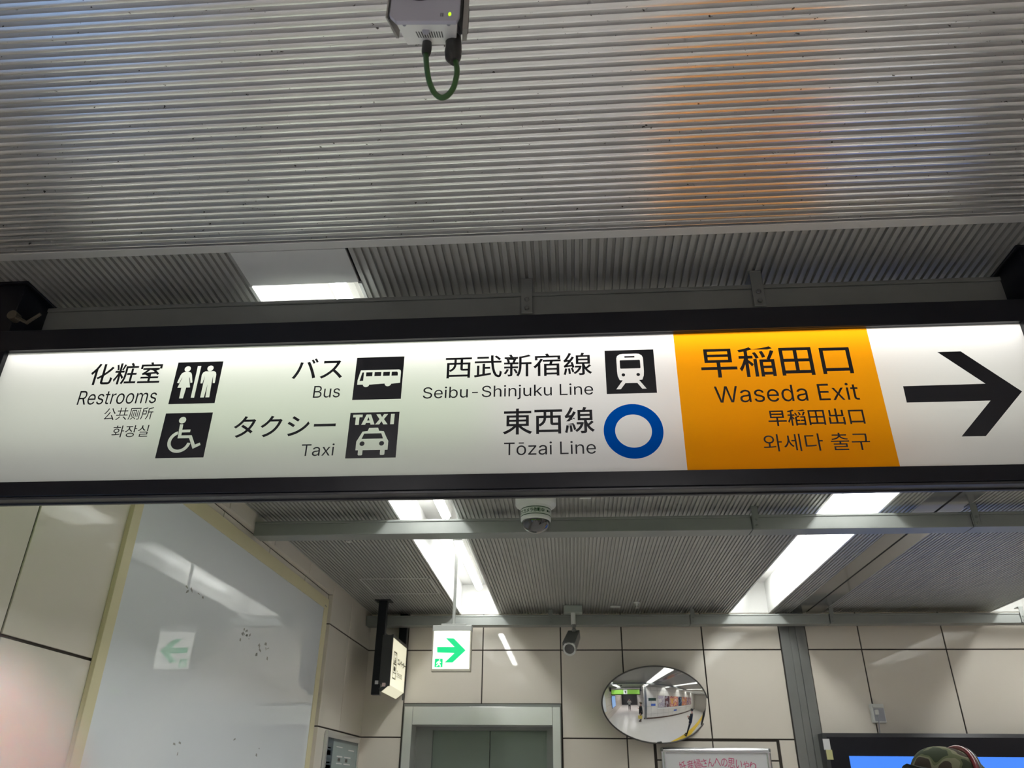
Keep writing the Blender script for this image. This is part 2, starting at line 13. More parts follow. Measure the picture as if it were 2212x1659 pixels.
    "Tōzai Line": [[6,90,6,102,83,102,83,90,51,90,51,0,39,0,39,90],[131,-2,127,-1,123,-1,120,0,116,2,113,3,110,5,107,8,105,11,103,14,101,17,99,21,98,25,97,29,97,33,97,37,97,42,97,47,98,51,99,55,101,58,103,62,105,65,107,67,110,70,113,72,116,74,120,75,123,76,127,77,131,77,135,77,139,76,143,75,146,74,149,72,152,70,155,67,158,65,160,62,162,58,163,55,164,51,165,47,166,42,166,37,166,33,165,29,164,25,163,21,162,17,160,14,158,11,155,8,152,5,149,3,146,2,143,0,139,-1,135,-1],[131,9,134,9,137,10,139,11,142,12,144,13,146,15,147,17,149,19,150,21,151,23,152,26,153,29,153,32,153,35,154,37,153,40,153,43,153,46,152,49,151,52,150,54,149,56,147,58,146,60,144,62,142,63,139,65,137,65,134,66,131,66,128,66,126,65,123,65,121,63,119,62,117,60,115,58,114,56,112,54,111,52,111,49,110,46,109,43,109,41,109,37,109,35,109,32,110,29,111,26,111,23,112,21,114,19,115,17,117,15,119,13,121,12,123,11,126,10,128,9],[150,101,150,92,112,92,112,101],[181,0,181,9,224,64,224,65,182,65,182,76,239,76,239,66,198,12,198,11,240,11,240,0],[281,-2,278,-2,275,-1,273,-1,270,0,268,1,265,2,263,4,261,5,260,7,258,9,257,11,256,13,255,16,255,19,255,22,255,24,255,26,256,29,257,30,257,32,259,34,260,35,261,36,263,38,264,39,266,40,268,40,270,41,272,42,274,42,276,43,278,43,280,43,282,44,284,44,296,45,297,46,299,46,300,46,301,47,302,47,303,48,303,48,304,49,304,50,304,51,304,51,304,53,304,55,303,56,303,58,302,59,301,61,300,62,299,63,298,64,297,64,295,65,294,66,292,66,290,66,288,66,286,66,284,66,282,66,280,65,279,64,277,64,276,63,275,62,273,61,272,60,271,59,271,58,270,57,269,56,269,55,257,58,258,61,259,63,261,66,263,67,265,69,267,71,269,72,271,73,273,74,275,75,278,76,280,76,283,77,285,77,288,77,289,77,291,77,293,77,295,76,297,76,299,75,300,75,302,74,304,73,306,72,308,71,309,69,311,68,312,66,313,64,314,62,315,59,316,57,316,54,316,50,316,0,304,0,304,10,303,10,303,9,302,8,301,7,300,6,299,5,298,4,297,3,295,2,294,1,292,0,290,0,288,-1,286,-1,283,-2],[283,9,286,9,288,10,290,10,292,11,294,12,296,13,298,14,299,16,300,17,302,19,302,20,303,22,304,24,304,26,304,28,304,38,304,38,303,37,302,37,302,37,301,36,300,36,299,36,298,36,296,35,295,35,289,34,284,34,282,33,281,33,279,33,277,32,276,32,274,31,273,30,272,30,271,29,270,28,269,27,268,26,268,24,267,23,267,21,267,19,268,18,268,17,268,16,269,14,270,13,271,13,272,12,273,11,275,10,276,10,278,10,279,9,281,9],[337,0,337,76,349,76,349,0],[343,89,342,89,341,89,340,89,338,90,337,91,337,92,336,93,335,94,335,95,335,97,335,98,335,99,336,100,337,101,337,102,338,103,340,104,341,104,342,105,343,105,345,105,346,104,347,104,348,103,349,102,350,101,351,100,352,99,352,98,352,97,352,95,352,94,351,93,350,92,349,91,348,90,347,89,346,89,345,89],[410,0,410,102,422,102,422,11,470,11,470,0],[487,0,487,76,499,76,499,0],[493,89,492,89,490,89,489,89,488,90,487,91,486,92,485,93,485,94,484,95,484,97,484,98,485,99,485,100,486,101,487,102,488,103,489,104,490,104,492,105,493,105,494,105,496,104,497,104,498,103,499,102,500,101,501,100,501,99,501,98,501,97,501,95,501,94,501,93,500,92,499,91,498,90,497,89,496,89,494,89],[532,45,532,0,520,0,520,76,532,76,532,57,530,57,531,61,533,65,535,68,537,70,540,72,543,74,545,75,548,76,552,77,555,77,558,77,561,76,564,76,566,75,568,74,571,72,573,71,575,69,576,67,578,64,579,61,580,59,580,55,581,52,581,48,581,0,569,0,569,47,568,50,568,54,567,56,566,59,564,61,562,63,560,64,557,65,555,66,551,66,549,66,547,65,545,65,543,64,542,63,540,62,538,61,537,60,536,58,535,57,534,55,533,53,533,50,532,48],[634,-2,629,-1,625,-1,622,0,618,2,615,3,612,5,609,8,607,11,604,14,603,17,601,21,600,24,599,29,598,33,598,37,598,42,599,46,600,50,601,54,602,58,604,61,606,64,609,67,611,70,614,72,618,74,621,75,625,76,628,77,632,77,635,77,637,77,640,76,642,76,645,75,647,74,649,73,651,71,653,70,655,68,657,66,659,64,660,62,662,59,663,56,664,53,665,50,665,47,666,43,666,39,666,34,606,34,606,44,659,44,653,40,653,43,653,46,652,49,652,51,651,54,650,56,649,58,647,60,646,61,644,63,642,64,640,65,638,66,635,66,632,66,630,66,627,65,625,65,623,64,621,63,619,61,617,60,616,58,614,56,613,54,612,52,612,49,611,47,611,45,611,42,611,36,611,32,611,29,612,26,612,24,613,21,615,19,616,17,618,15,620,14,622,12,624,11,626,10,629,10,631,9,634,9,636,9,637,9,639,10,641,10,642,11,644,11,645,12,646,13,647,14,648,15,649,16,650,17,651,18,652,20,653,21,664,18,664,16,663,14,661,12,660,10,658,8,657,6,655,5,653,3,650,2,648,1,645,0,643,-1,640,-1,637,-2]],
    "Waseda Exit": [[31,0,3,102,16,102,33,39,33,37,34,35,34,33,35,31,35,29,37,19,38,17,38,14,39,12,39,10,39,8,38,8,38,10,39,12,39,14,40,17,40,19,40,21,41,23,41,25,42,27,42,29,45,39,61,102,76,102,92,39,93,37,93,35,94,33,94,31,95,29,97,19,98,17,98,14,99,12,99,10,99,8,98,8,98,10,98,12,99,14,99,17,100,19,100,21,101,23,101,25,102,27,102,29,105,39,121,102,134,102,106,0,91,0,74,65,73,67,72,70,72,73,71,75,70,78,70,81,69,84,68,88,68,91,67,95,70,95,69,91,69,88,68,85,68,82,67,79,66,76,66,73,65,70,64,67,64,65,46,0],[169,-2,166,-2,164,-1,161,-1,159,0,156,1,154,2,152,4,150,5,148,7,147,9,146,11,145,13,144,16,143,19,143,22,143,24,144,26,144,29,145,30,146,32,147,34,148,35,150,36,151,38,153,39,155,40,156,40,158,41,160,42,162,42,164,43,167,43,169,43,171,44,173,44,184,45,186,46,187,46,188,46,189,47,190,47,191,48,192,48,192,49,192,50,192,51,192,51,192,53,192,55,192,56,191,58,191,59,190,61,189,62,188,63,187,64,185,64,184,65,182,66,180,66,178,66,176,66,174,66,172,66,170,66,169,65,167,64,166,64,164,63,163,62,162,61,161,60,160,59,159,58,158,57,158,56,157,55,145,58,147,61,148,63,149,66,151,67,153,69,155,71,157,72,159,73,161,74,164,75,166,76,169,76,171,77,174,77,176,77,178,77,179,77,181,77,183,76,185,76,187,75,189,75,191,74,193,73,194,72,196,71,198,69,199,68,200,66,202,64,203,62,204,59,204,57,204,54,205,50,205,0,193,0,193,10,192,10,191,9,190,8,190,7,189,6,188,5,186,4,185,3,184,2,182,1,180,0,178,0,176,-1,174,-1,172,-2],[171,9,174,9,176,10,179,10,181,11,183,12,185,13,186,14,188,16,189,17,190,19,191,20,191,22,192,24,192,26,192,28,192,38,192,38,191,37,191,37,190,37,189,36,188,36,187,36,186,36,185,35,184,35,177,34,172,34,171,33,169,33,167,33,166,32,164,32,163,31,161,30,160,30,159,29,158,28,157,27,156,26,156,24,156,23,156,21,156,19,156,18,156,17,157,16,158,14,158,13,159,13,161,12,162,11,163,10,165,10,166,10,168,9,170,9],[251,-2,248,-2,245,-1,243,-1,240,0,238,1,235,2,233,3,231,4,229,6,227,8,226,9,225,12,224,14,223,16,222,19,234,21,235,19,236,17,237,15,238,13,240,12,242,11,244,10,246,10,249,9,251,9,254,9,257,10,260,10,262,11,264,12,266,14,267,15,268,17,269,19,269,21,269,22,268,24,268,25,267,26,266,27,265,28,263,29,262,30,260,30,257,31,245,34,241,35,238,36,234,38,232,40,230,42,228,44,226,46,225,49,225,52,224,55,225,57,225,60,226,62,227,64,228,66,230,68,231,70,233,71,236,73,238,74,241,75,243,76,246,76,249,77,253,77,256,77,258,77,261,76,264,75,266,74,268,73,270,72,272,71,273,69,275,68,276,66,277,64,278,62,279,60,280,58,269,55,268,57,267,59,266,60,265,62,264,63,262,64,260,65,258,66,255,66,253,67,250,66,247,66,245,65,243,64,241,63,240,62,238,61,238,59,237,57,237,55,237,54,237,52,238,51,239,50,240,49,241,48,243,47,245,46,247,45,249,45,261,42,265,41,268,39,271,38,274,36,276,34,278,32,280,30,281,27,281,24,281,21,281,19,281,16,280,14,279,12,278,9,276,7,274,6,272,4,270,3,267,1,264,0,261,-1,258,-1,255,-2],[330,-2,326,-1,322,-1,318,0,315,2,311,3,308,5,306,8,303,11,301,14,299,17,298,21,296,24,296,29,295,33,295,37,295,42,296,46,296,50,298,54,299,58,301,61,303,64,305,67,308,70,311,72,314,74,318,75,321,76,325,77,329,77,332,77,334,77,336,76,339,76,341,75,344,74,346,73,348,71,350,70,352,68,354,66,355,64,357,62,358,59,360,56,361,53,361,50,362,47,362,43,362,39,362,34,303,34,303,44,356,44,350,40,350,43,350,46,349,49,348,51,348,54,347,56,345,58,344,60,342,61,341,63,339,64,337,65,334,66,332,66,329,66,326,66,324,65,322,65,319,64,317,63,315,61,314,60,312,58,311,56,310,54,309,52,308,49,308,47,307,45,307,42,307,36,307,32,308,29,308,26,309,24,310,21,311,19,313,17,314,15,316,14,318,12,320,11,323,10,325,10,328,9,331,9,332,9,334,9,336,10,337,10,339,11,340,11,342,12,343,13,344,14,345,15,346,16,347,17,348,18,349,20,349,21,361,18,360,16,359,14,358,12,357,10,355,8,353,6,351,5,349,3,347,2,345,1,342,0,339,-1,337,-1,334,-2],[408,-2,404,-1,401,-1,397,0,394,1,391,3,388,5,386,8,384,10,382,14,380,17,378,21,377,24,376,29,376,33,376,38,376,42,376,47,377,51,378,55,380,59,382,62,384,65,386,68,388,70,391,72,394,74,397,75,401,76,404,77,408,77,411,77,413,77,416,76,418,75,419,75,421,74,423,73,424,71,425,70,426,69,427,68,428,67,429,66,430,65,430,64,431,64,431,102,443,102,443,0,431,0,431,12,430,12,430,11,429,10,428,9,427,7,426,6,425,5,424,4,423,3,421,2,419,1,417,0,415,-1,413,-1,411,-2],[410,9,412,9,415,10,417,11,419,12,421,13,423,15,425,16,426,18,428,21,429,23,430,26,430,28,431,31,431,35,431,38,431,41,431,44,430,47,430,50,429,53,428,55,426,57,425,59,423,61,422,62,420,64,417,65,415,65,412,66,410,66,407,66,404,65,402,65,400,64,398,62,396,61,394,59,393,57,392,55,391,52,390,50,389,47,389,44,388,41,388,38,388,35,389,32,389,29,390,26,391,23,392,21,393,19,394,17,396,15,398,13,400,12,402,11,404,10,407,10],[486,-2,483,-2,480,-1,478,-1,475,0,473,1,470,2,468,4,466,5,465,7,463,9,462,11,461,13,460,16,460,19,460,22,460,24,460,26,461,29,461,30,462,32,463,34,465,35,466,36,468,38,469,39,471,40,473,40,475,41,477,42,479,42,481,43,483,43,485,43,487,44,489,44,500,45,502,46,504,46,505,46,506,47,507,47,508,48,508,48,509,49,509,50,509,51,509,51,509,53,509,55,508,56,508,58,507,59,506,61,505,62,504,63,503,64,502,64,500,65,499,66,497,66,495,66,493,66,491,66,489,66,487,66,485,65,484,64,482,64,481,63,479,62,478,61,477,60,476,59,476,58,475,57,474,56,474,55,462,58,463,61,464,63,466,66,468,67,469,69,471,71,474,72,476,73,478,74,480,75,483,76,485,76,488,77,490,77,493,77,494,77,496,77,498,77,500,76,502,76,503,75,505,75,507,74,509,73,511,72,513,71,514,69,516,68,517,66,518,64,519,62,520,59,521,57,521,54,521,50,521,0,509,0,509,10,508,10,508,9,507,8,506,7,505,6,504,5,503,4,502,3,500,2,499,1,497,0,495,0,493,-1,491,-1,488,-2],[488,9,490,9,493,10,495,10,497,11,499,12,501,13,503,14,504,16,505,17,506,19,507,20,508,22,508,24,509,26,509,28,509,38,508,38,508,37,507,37,507,37,506,36,505,36,504,36,502,36,501,35,500,35,494,34,489,34,487,33,485,33,484,33,482,32,481,32,479,31,478,30,477,30,475,29,474,28,474,27,473,26,472,24,472,23,472,21,472,19,472,18,473,17,473,16,474,14,475,13,476,13,477,12,478,11,480,10,481,10,483,10,484,9,486,9],[581,0,581,102,644,102,644,90,594,90,594,57,640,57,640,46,594,46,594,11,644,11,644,0],[657,0,687,44,687,34,659,76,673,76,682,61,684,59,685,57,686,55,688,53,689,51,690,49,691,47,692,45,693,43,694,41,688,41,689,43,690,45,691,47,692,49,693,51,694,53,696,55,697,57,698,59,699,61,709,76,723,76,695,34,695,43,724,0,710,0,699,17,698,19,696,21,695,23,694,25,693,27,692,29,691,31,690,33,689,35,687,36,694,36,693,35,692,33,691,31,690,29,689,27,688,25,686,23,685,21,684,19,682,17,671,0],[739,0,739,76,751,76,751,0],[745,89,744,89,743,89,741,89,740,90,739,91,738,92,738,93,737,94,737,95,737,97,737,98,737,99,738,100,738,101,739,102,740,103,741,104,743,104,744,105,745,105,747,105,748,104,749,104,750,103,751,102,752,101,753,100,753,99,754,98,754,97,754,95,753,94,753,93,752,92,751,91,750,90,749,89,748,89,747,89],[803,76,803,65,763,65,763,76],[775,94,787,94,787,20,787,18,787,16,788,15,788,13,789,12,790,11,791,11,793,10,794,10,796,10,799,10,802,11,805,0,804,0,803,0,802,0,801,0,800,-1,799,-1,798,-1,797,-1,796,-1,796,-1,792,-1,788,0,785,1,783,2,780,4,778,6,777,9,776,12,775,15,775,19]],
    "Elevator": [[12,0,12,102,74,102,74,90,25,90,25,57,71,57,71,46,25,46,25,11,75,11,75,0],[112,0,108,0,105,0,103,1,100,2,98,4,97,6,96,8,95,11,94,14,94,17,94,102,106,102,106,20,107,18,107,16,107,15,107,13,108,12,108,12,109,11,110,11,111,10,113,10,116,11,118,11,120,1,116,0,115,0,114,0,113,0,112,0],[164,-2,160,-1,156,-1,152,0,148,2,145,3,142,5,139,8,137,11,135,14,133,17,131,21,130,24,129,29,129,33,128,37,129,42,129,46,130,50,131,54,133,58,134,61,137,64,139,67,142,70,145,72,148,74,151,75,155,76,159,77,163,77,165,77,168,77,170,76,172,76,175,75,177,74,179,73,181,71,183,70,185,68,187,66,189,64,190,62,192,59,193,56,194,53,195,50,195,47,196,43,196,39,196,34,136,34,136,44,189,44,183,40,183,43,183,46,183,49,182,51,181,54,180,56,179,58,177,60,176,61,174,63,172,64,170,65,168,66,165,66,163,66,160,66,157,65,155,65,153,64,151,63,149,61,147,60,146,58,144,56,143,54,142,52,142,49,141,47,141,45,141,42,141,36,141,32,141,29,142,26,143,24,144,21,145,19,146,17,148,15,150,14,152,12,154,11,156,10,159,10,161,9,164,9,166,9,168,9,169,10,171,10,172,11,174,11,175,12,176,13,178,14,179,15,180,16,181,17,181,18,182,20,183,21,195,18,194,16,193,14,192,12,190,10,189,8,187,6,185,5,183,3,180,2,178,1,175,0,173,-1,170,-1,167,-2],[235,0,206,76,219,76,235,31,236,28,237,26,238,23,239,20,240,17,240,15,241,12,242,9,243,7,243,4,239,4,240,7,241,9,241,12,242,15,243,17,244,20,244,23,245,26,246,28,247,31,263,76,277,76,248,0],[312,-2,309,-2,307,-1,304,-1,301,0,299,1,297,2,295,4,293,5,291,7,290,9,288,11,287,13,287,16,286,19,286,22,286,24,287,26,287,29,288,30,289,32,290,34,291,35,293,36,294,38,296,39,297,40,299,40,301,41,303,42,305,42,307,43,309,43,312,43,314,44,316,44,327,45,329,46,330,46,331,46,332,47,333,47,334,48,335,48,335,49,335,50,335,51,335,51,335,53,335,55,335,56,334,58,333,59,333,61,332,62,331,63,329,64,328,64,327,65,325,66,323,66,321,66,319,66,317,66,315,66,313,66,312,65,310,64,309,64,307,63,306,62,305,61,304,60,303,59,302,58,301,57,301,56,300,55,288,58,290,61,291,63,292,66,294,67,296,69,298,71,300,72,302,73,304,74,307,75,309,76,312,76,314,77,316,77,319,77,321,77,322,77,324,77,326,76,328,76,330,75,332,75,334,74,336,73,337,72,339,71,341,69,342,68,343,66,345,64,346,62,346,59,347,57,347,54,347,50,347,0,335,0,335,10,335,10,334,9,333,8,333,7,332,6,331,5,329,4,328,3,327,2,325,1,323,0,321,0,319,-1,317,-1,315,-2],[314,9,317,9,319,10,322,10,324,11,326,12,328,13,329,14,331,16,332,17,333,19,334,20,334,22,335,24,335,26,335,28,335,38,335,38,334,37,334,37,333,37,332,36,331,36,330,36,329,36,328,35,326,35,320,34,315,34,314,33,312,33,310,33,309,32,307,32,306,31,304,30,303,30,302,29,301,28,300,27,299,26,299,24,299,23,299,21,299,19,299,18,299,17,300,16,301,14,301,13,302,13,304,12,305,11,306,10,308,10,309,10,311,9,312,9],[399,76,399,65,359,65,359,76],[371,94,383,94,383,20,383,18,384,16,384,15,384,13,385,12,386,11,387,11,389,10,390,10,392,10,395,10,398,11,401,0,400,0,399,0,398,0,397,0,396,-1,395,-1,394,-1,394,-1,393,-1,392,-1,388,-1,385,0,381,1,379,2,376,4,374,6,373,9,372,12,371,15,371,19],[445,-2,441,-1,437,-1,433,0,430,2,427,3,424,5,421,8,419,11,417,14,415,17,413,21,412,25,411,29,410,33,410,37,410,42,411,47,412,51,413,55,415,58,417,62,419,65,421,67,424,70,427,72,430,74,433,75,437,76,441,77,445,77,449,77,453,76,457,75,460,74,463,72,466,70,469,67,471,65,473,62,475,58,477,55,478,51,479,47,480,42,480,37,480,33,479,29,478,25,477,21,475,17,473,14,471,11,469,8,466,5,463,3,460,2,457,0,453,-1,449,-1],[445,9,448,9,451,10,453,11,455,12,458,13,459,15,461,17,463,19,464,21,465,23,466,26,466,29,467,32,467,35,467,37,467,40,467,43,466,46,466,49,465,52,464,54,463,56,461,58,459,60,458,62,455,63,453,65,451,65,448,66,445,66,442,66,439,65,437,65,435,63,433,62,431,60,429,58,428,56,426,54,425,52,424,49,424,46,423,43,423,41,423,37,423,35,423,32,424,29,424,26,425,23,426,21,428,19,429,17,431,15,433,13,435,12,437,11,439,10,442,9],[497,0,497,76,509,76,509,64,510,64,511,66,512,68,513,70,515,72,517,73,519,75,521,76,524,76,526,77,529,77,532,77,535,77,535,64,533,65,532,65,531,65,530,65,529,65,528,65,526,65,524,65,522,64,520,64,518,63,517,62,515,61,514,60,513,58,512,57,511,55,510,53,510,51,509,49,509,47,509,0]],
}
COL = SC.collection

# ---------------------------------------------------------------- camera, world, exposure
F_PX, PW, PH = 1655.0, 2212, 1659
PITCH, YAW, ROLL = math.radians(28.0), math.radians(4.39), math.radians(0.6)
EYE = Vector((0.0, 0.0, 1.55))
FWD = Vector((-math.sin(YAW) * math.cos(PITCH), math.cos(YAW) * math.cos(PITCH), math.sin(PITCH)))
_rt = Vector((math.cos(YAW), math.sin(YAW), 0))
_up = _rt.cross(FWD)
RGT = _rt * math.cos(ROLL) + _up * math.sin(ROLL)
UPV = -_rt * math.sin(ROLL) + _up * math.cos(ROLL)

cam = bpy.data.cameras.new('camera')
cam.sensor_width = 36.0
cam.lens = 36.0 * F_PX / PW
cam.clip_start = 0.005
cam.dof.use_dof = True
cam.dof.focus_distance = 2.3
cam.dof.aperture_fstop = 8.0
camo = bpy.data.objects.new('camera', cam)
COL.objects.link(camo)
camo.matrix_world = Matrix((
    (RGT.x, UPV.x, -FWD.x, EYE.x), (RGT.y, UPV.y, -FWD.y, EYE.y), (RGT.z, UPV.z, -FWD.z, EYE.z), (0, 0, 0, 1)))
SC.camera = camo

W = bpy.data.worlds.new('world')
SC.world = W
W.use_nodes = True
_bg = W.node_tree.nodes['Background']
_bg.inputs[0].default_value = (0.75, 0.8, 0.85, 1)
_bg.inputs[1].default_value = 0.05
SC.view_settings.view_transform = 'Standard'
SC.view_settings.look = 'None'
SC.view_settings.gamma = 1.0
SC.view_settings.use_curve_mapping = False
SC.view_settings.exposure = 0.0

TUBE = 42.0          # radiance of the concourse tubes
TUBE_FILL = 90.0  # and of the unseen fill tubes added in the passage
SIGN_BACK = 1.65      # watts of the LED modules behind the big sign, in all
SIGN_TOP = 2.9       # watts of the LED row along its top edge


# ---------------------------------------------------------------- helpers
def ray(px, py):
    return (FWD * F_PX + RGT * (px - PW / 2) - UPV * (py - PH / 2)).normalized()


def at_y(px, py, y):
    d = ray(px, py)
    return EYE + d * (y / d.y)


def at_x(px, py, x):
    d = ray(px, py)
    return EYE + d * (x / d.x)


def at_z(px, py, z):
    d = ray(px, py)
    return EYE + d * ((z - EYE.z) / d.z)


def srgb(r, g, b):
    f = lambda c: (c / 255 / 12.92) if c <= 10 else ((c / 255 + 0.055) / 1.055) ** 2.4
    return (f(r), f(g), f(b))


def mat(name, col, rough=0.5, metal=0.0, spec=0.5, noise=0.0, nscale=40.0, bump=0.0, emit=None, coat=0.0, ior=1.5, coat_rough=0.04):
    m = bpy.data.materials.new(name)
    m.use_nodes = True
    nt = m.node_tree
    b = nt.nodes['Principled BSDF']
    b.inputs['Base Color'].default_value = (*col, 1)
    b.inputs['Roughness'].default_value = rough
    b.inputs['Metallic'].default_value = metal
    b.inputs['IOR'].default_value = ior
    b.inputs['Specular IOR Level'].default_value = spec
    b.inputs['Coat Weight'].default_value = coat
    b.inputs['Coat Roughness'].default_value = coat_rough
    if noise or bump:
        tc = nt.nodes.new('ShaderNodeTexCoord')
        n = nt.nodes.new('ShaderNodeTexNoise')
        n.inputs['Scale'].default_value = nscale
        n.inputs['Detail'].default_value = 4
        nt.links.new(tc.outputs['Object'], n.inputs['Vector'])
        if noise:
            mx = nt.nodes.new('ShaderNodeMix')
            mx.data_type = 'RGBA'
            mx.inputs[6].default_value = (*[c * (1 - noise) for c in col], 1)
            mx.inputs[7].default_value = (*[min(1, c * (1 + noise)) for c in col], 1)
            nt.links.new(n.outputs['Fac'], mx.inputs[0])
            nt.links.new(mx.outputs[2], b.inputs['Base Color'])
        if bump:
            bp = nt.nodes.new('ShaderNodeBump')
            bp.inputs['Strength'].default_value = bump
            bp.inputs['Distance'].default_value = 0.002
            nt.links.new(n.outputs['Fac'], bp.inputs['Height'])
            nt.links.new(bp.outputs[0], b.inputs['Normal'])
    if emit:
        b.inputs['Emission Color'].default_value = (*emit[0], 1)
        b.inputs['Emission Strength'].default_value = emit[1]
    return m


def translucent(name, col, gloss=0.03):
    """Opal acrylic: lets the light behind it through, scattered; a slight gloss on its face."""
    m = bpy.data.materials.new(name)
    m.use_nodes = True
    nt = m.node_tree
    nt.nodes.remove(nt.nodes['Principled BSDF'])
    t = nt.nodes.new('ShaderNodeBsdfTranslucent')
    t.inputs[0].default_value = (*col, 1)
    d = nt.nodes.new('ShaderNodeBsdfDiffuse')
    d.inputs[0].default_value = (*[c * 0.45 for c in col], 1)
    mx = nt.nodes.new('ShaderNodeMixShader')
    mx.inputs[0].default_value = 0.25
    nt.links.new(t.outputs[0], mx.inputs[1])
    nt.links.new(d.outputs[0], mx.inputs[2])
    nt.links.new(mx.outputs[0], nt.nodes['Material Output'].inputs[0])
    return m


class MB:
    """Collects shapes in world coordinates; build() links them as ONE mesh object."""

    def __init__(self):
        self.v, self.f, self.mi = [], [], []
        self.cur = 0

    def face(self, idx):
        self.f.append(idx)
        self.mi.append(self.cur)

    def add(self, vs, fs):
        o = len(self.v)
        self.v += [Vector(p) for p in vs]
        for f in fs:
            self.face([o + i for i in f])
        return self

    def box(self, x0, x1, y0, y1, z0, z1):
        v = [(x0, y0, z0), (x1, y0, z0), (x1, y1, z0), (x0, y1, z0), (x0, y0, z1), (x1, y0, z1), (x1, y1, z1), (x0, y1, z1)]
        return self.add(v, [(0, 3, 2, 1), (4, 5, 6, 7), (0, 1, 5, 4), (1, 2, 6, 5), (2, 3, 7, 6), (3, 0, 4, 7)])

    def quad(self, a, b, c, d):
        return self.add([a, b, c, d], [(0, 1, 2, 3)])

    def hexa(self, bottom, top):
        return self.add(list(bottom) + list(top), [(3, 2, 1, 0), (4, 5, 6, 7), (0, 1, 5, 4), (1, 2, 6, 5), (2, 3, 7, 6), (3, 0, 4, 7)])

    def tube(self, pts, r, n=12, cap=True):
        """A round bar through pts; r a number or one radius per point."""
        pts = [Vector(p) for p in pts]
        rs = r if isinstance(r, (list, tuple)) else [r] * len(pts)
        o = len(self.v)
        ref = None
        for i, p in enumerate(pts):
            t = (pts[min(i + 1, len(pts) - 1)] - pts[max(i - 1, 0)]).normalized()
            if ref is None:
                ref = t.orthogonal().normalized()
            ref = (ref - t * ref.dot(t)).normalized()
            bi = t.cross(ref)
            for k in range(n):
                a = 2 * math.pi * k / n
                self.v.append(p + (ref * math.cos(a) + bi * math.sin(a)) * rs[i])
        for i in range(len(pts) - 1):
            for k in range(n):
                a, b = o + i * n + k, o + i * n + (k + 1) % n
                self.face([a, b, b + n, a + n])
        if cap:
            self.face([o + k for k in range(n)][::-1])
            self.face([o + (len(pts) - 1) * n + k for k in range(n)])
        return self

    def cyl(self, a, b, r, n=24):
        return self.tube([a, b], r, n)

    def lathe(self, c, axis, prof, n=32, cap0=True, cap1=True):
        """prof: (distance along axis, radius) pairs."""
        c, axis = Vector(c), Vector(axis).normalized()
        r1 = axis.orthogonal().normalized()
        r2 = axis.cross(r1)
        o = len(self.v)
        for h, r in prof:
            for k in range(n):
                a = 2 * math.pi * k / n
                self.v.append(c + axis * h + (r1 * math.cos(a) + r2 * math.sin(a)) * r)
        for i in range(len(prof) - 1):
            for k in range(n):
                a, b = o + i * n + k, o + i * n + (k + 1) % n
                self.face([a, b, b + n, a + n])
        if cap0:
            self.face([o + k for k in range(n)][::-1])
        if cap1:
            self.face([o + (len(prof) - 1) * n + k for k in range(n)])
        return self

    def extrude(self, poly, fn, h0, h1):
        """poly: 2-D points; fn(u, v, h) -> world point."""
        n = len(poly)
        vs = [fn(u, v, h0) for u, v in poly] + [fn(u, v, h1) for u, v in poly]
        fs = [list(range(n))[::-1], [n + i for i in range(n)]] + [(i, (i + 1) % n, n + (i + 1) % n, n + i) for i in range(n)]
        return self.add(vs, fs)

    def ellipsoid(self, c, rx, ry, rz, n=24, m=14, rot=None):
        c = Vector(c)
        o = len(self.v)
        for i in range(m + 1):
            th = math.pi * i / m
            for k in range(n):
                ph = 2 * math.pi * k / n
                p = Vector((rx * math.sin(th) * math.cos(ph), ry * math.sin(th) * math.sin(ph), rz * math.cos(th)))
                if rot:
                    p = rot @ p
                self.v.append(c + p)
        for i in range(m):
            for k in range(n):
                a, b = o + i * n + k, o + i * n + (k + 1) % n
                self.face([a, a + n, b + n, b])
        return self

    def build(self, name, mats, parent=None, smooth=False, bevel=0.0, seg=2):
        me = bpy.data.meshes.new(name)
        off = parent_origin(parent)
        me.from_pydata([tuple(p - off) for p in self.v], [], self.f)
        mats = mats if isinstance(mats, (list, tuple)) else [mats]
        for m in mats:
            me.materials.append(m)
        for p, i in zip(me.polygons, self.mi):
            p.material_index = min(i, len(mats) - 1)
        bm = bmesh.new()
        bm.from_mesh(me)
        if smooth or bevel:
            bmesh.ops.remove_doubles(bm, verts=bm.verts, dist=1e-6)
        bmesh.ops.recalc_face_normals(bm, faces=bm.faces)
        bm.to_mesh(me)
        bm.free()
        o = bpy.data.objects.new(name, me)
        COL.objects.link(o)
        if parent:
            o.parent = parent
        if smooth:
            for p in me.polygons:
                p.use_smooth = True
            if smooth != 'all':
                md = o.modifiers.new('edges', 'EDGE_SPLIT')
                md.split_angle = math.radians(40)
        if bevel:
            md = o.modifiers.new('bevel', 'BEVEL')
            md.width = bevel
            md.segments = seg
            md.limit_method = 'ANGLE'
        return o


def parent_origin(p):
    off = Vector((0, 0, 0))
    while p:
        off += p.location
        p = p.parent
    return off


def tag(o, label=None, cat=None, group=None, kind=None):
    if label:
        o['label'] = label
    if cat:
        o['category'] = cat
    if group:
        o['group'] = group
    if kind:
        o['kind'] = kind
    return o


def thing(name, label, cat, loc=(0, 0, 0), group=None, kind=None):
    o = bpy.data.objects.new(name, None)
    o.location = loc
    o.empty_display_size = 0.05
    COL.objects.link(o)
    return tag(o, label, cat, group, kind)


def copy_tree(o, delta, label=None, parent=None):
    c = o.copy()
    COL.objects.link(c)
    if parent:
        c.parent = parent
    else:
        c.location = o.location + Vector(delta)
        if label:
            c['label'] = label
    for ch in list(o.children):
        copy_tree(ch, delta, None, c)
    return c


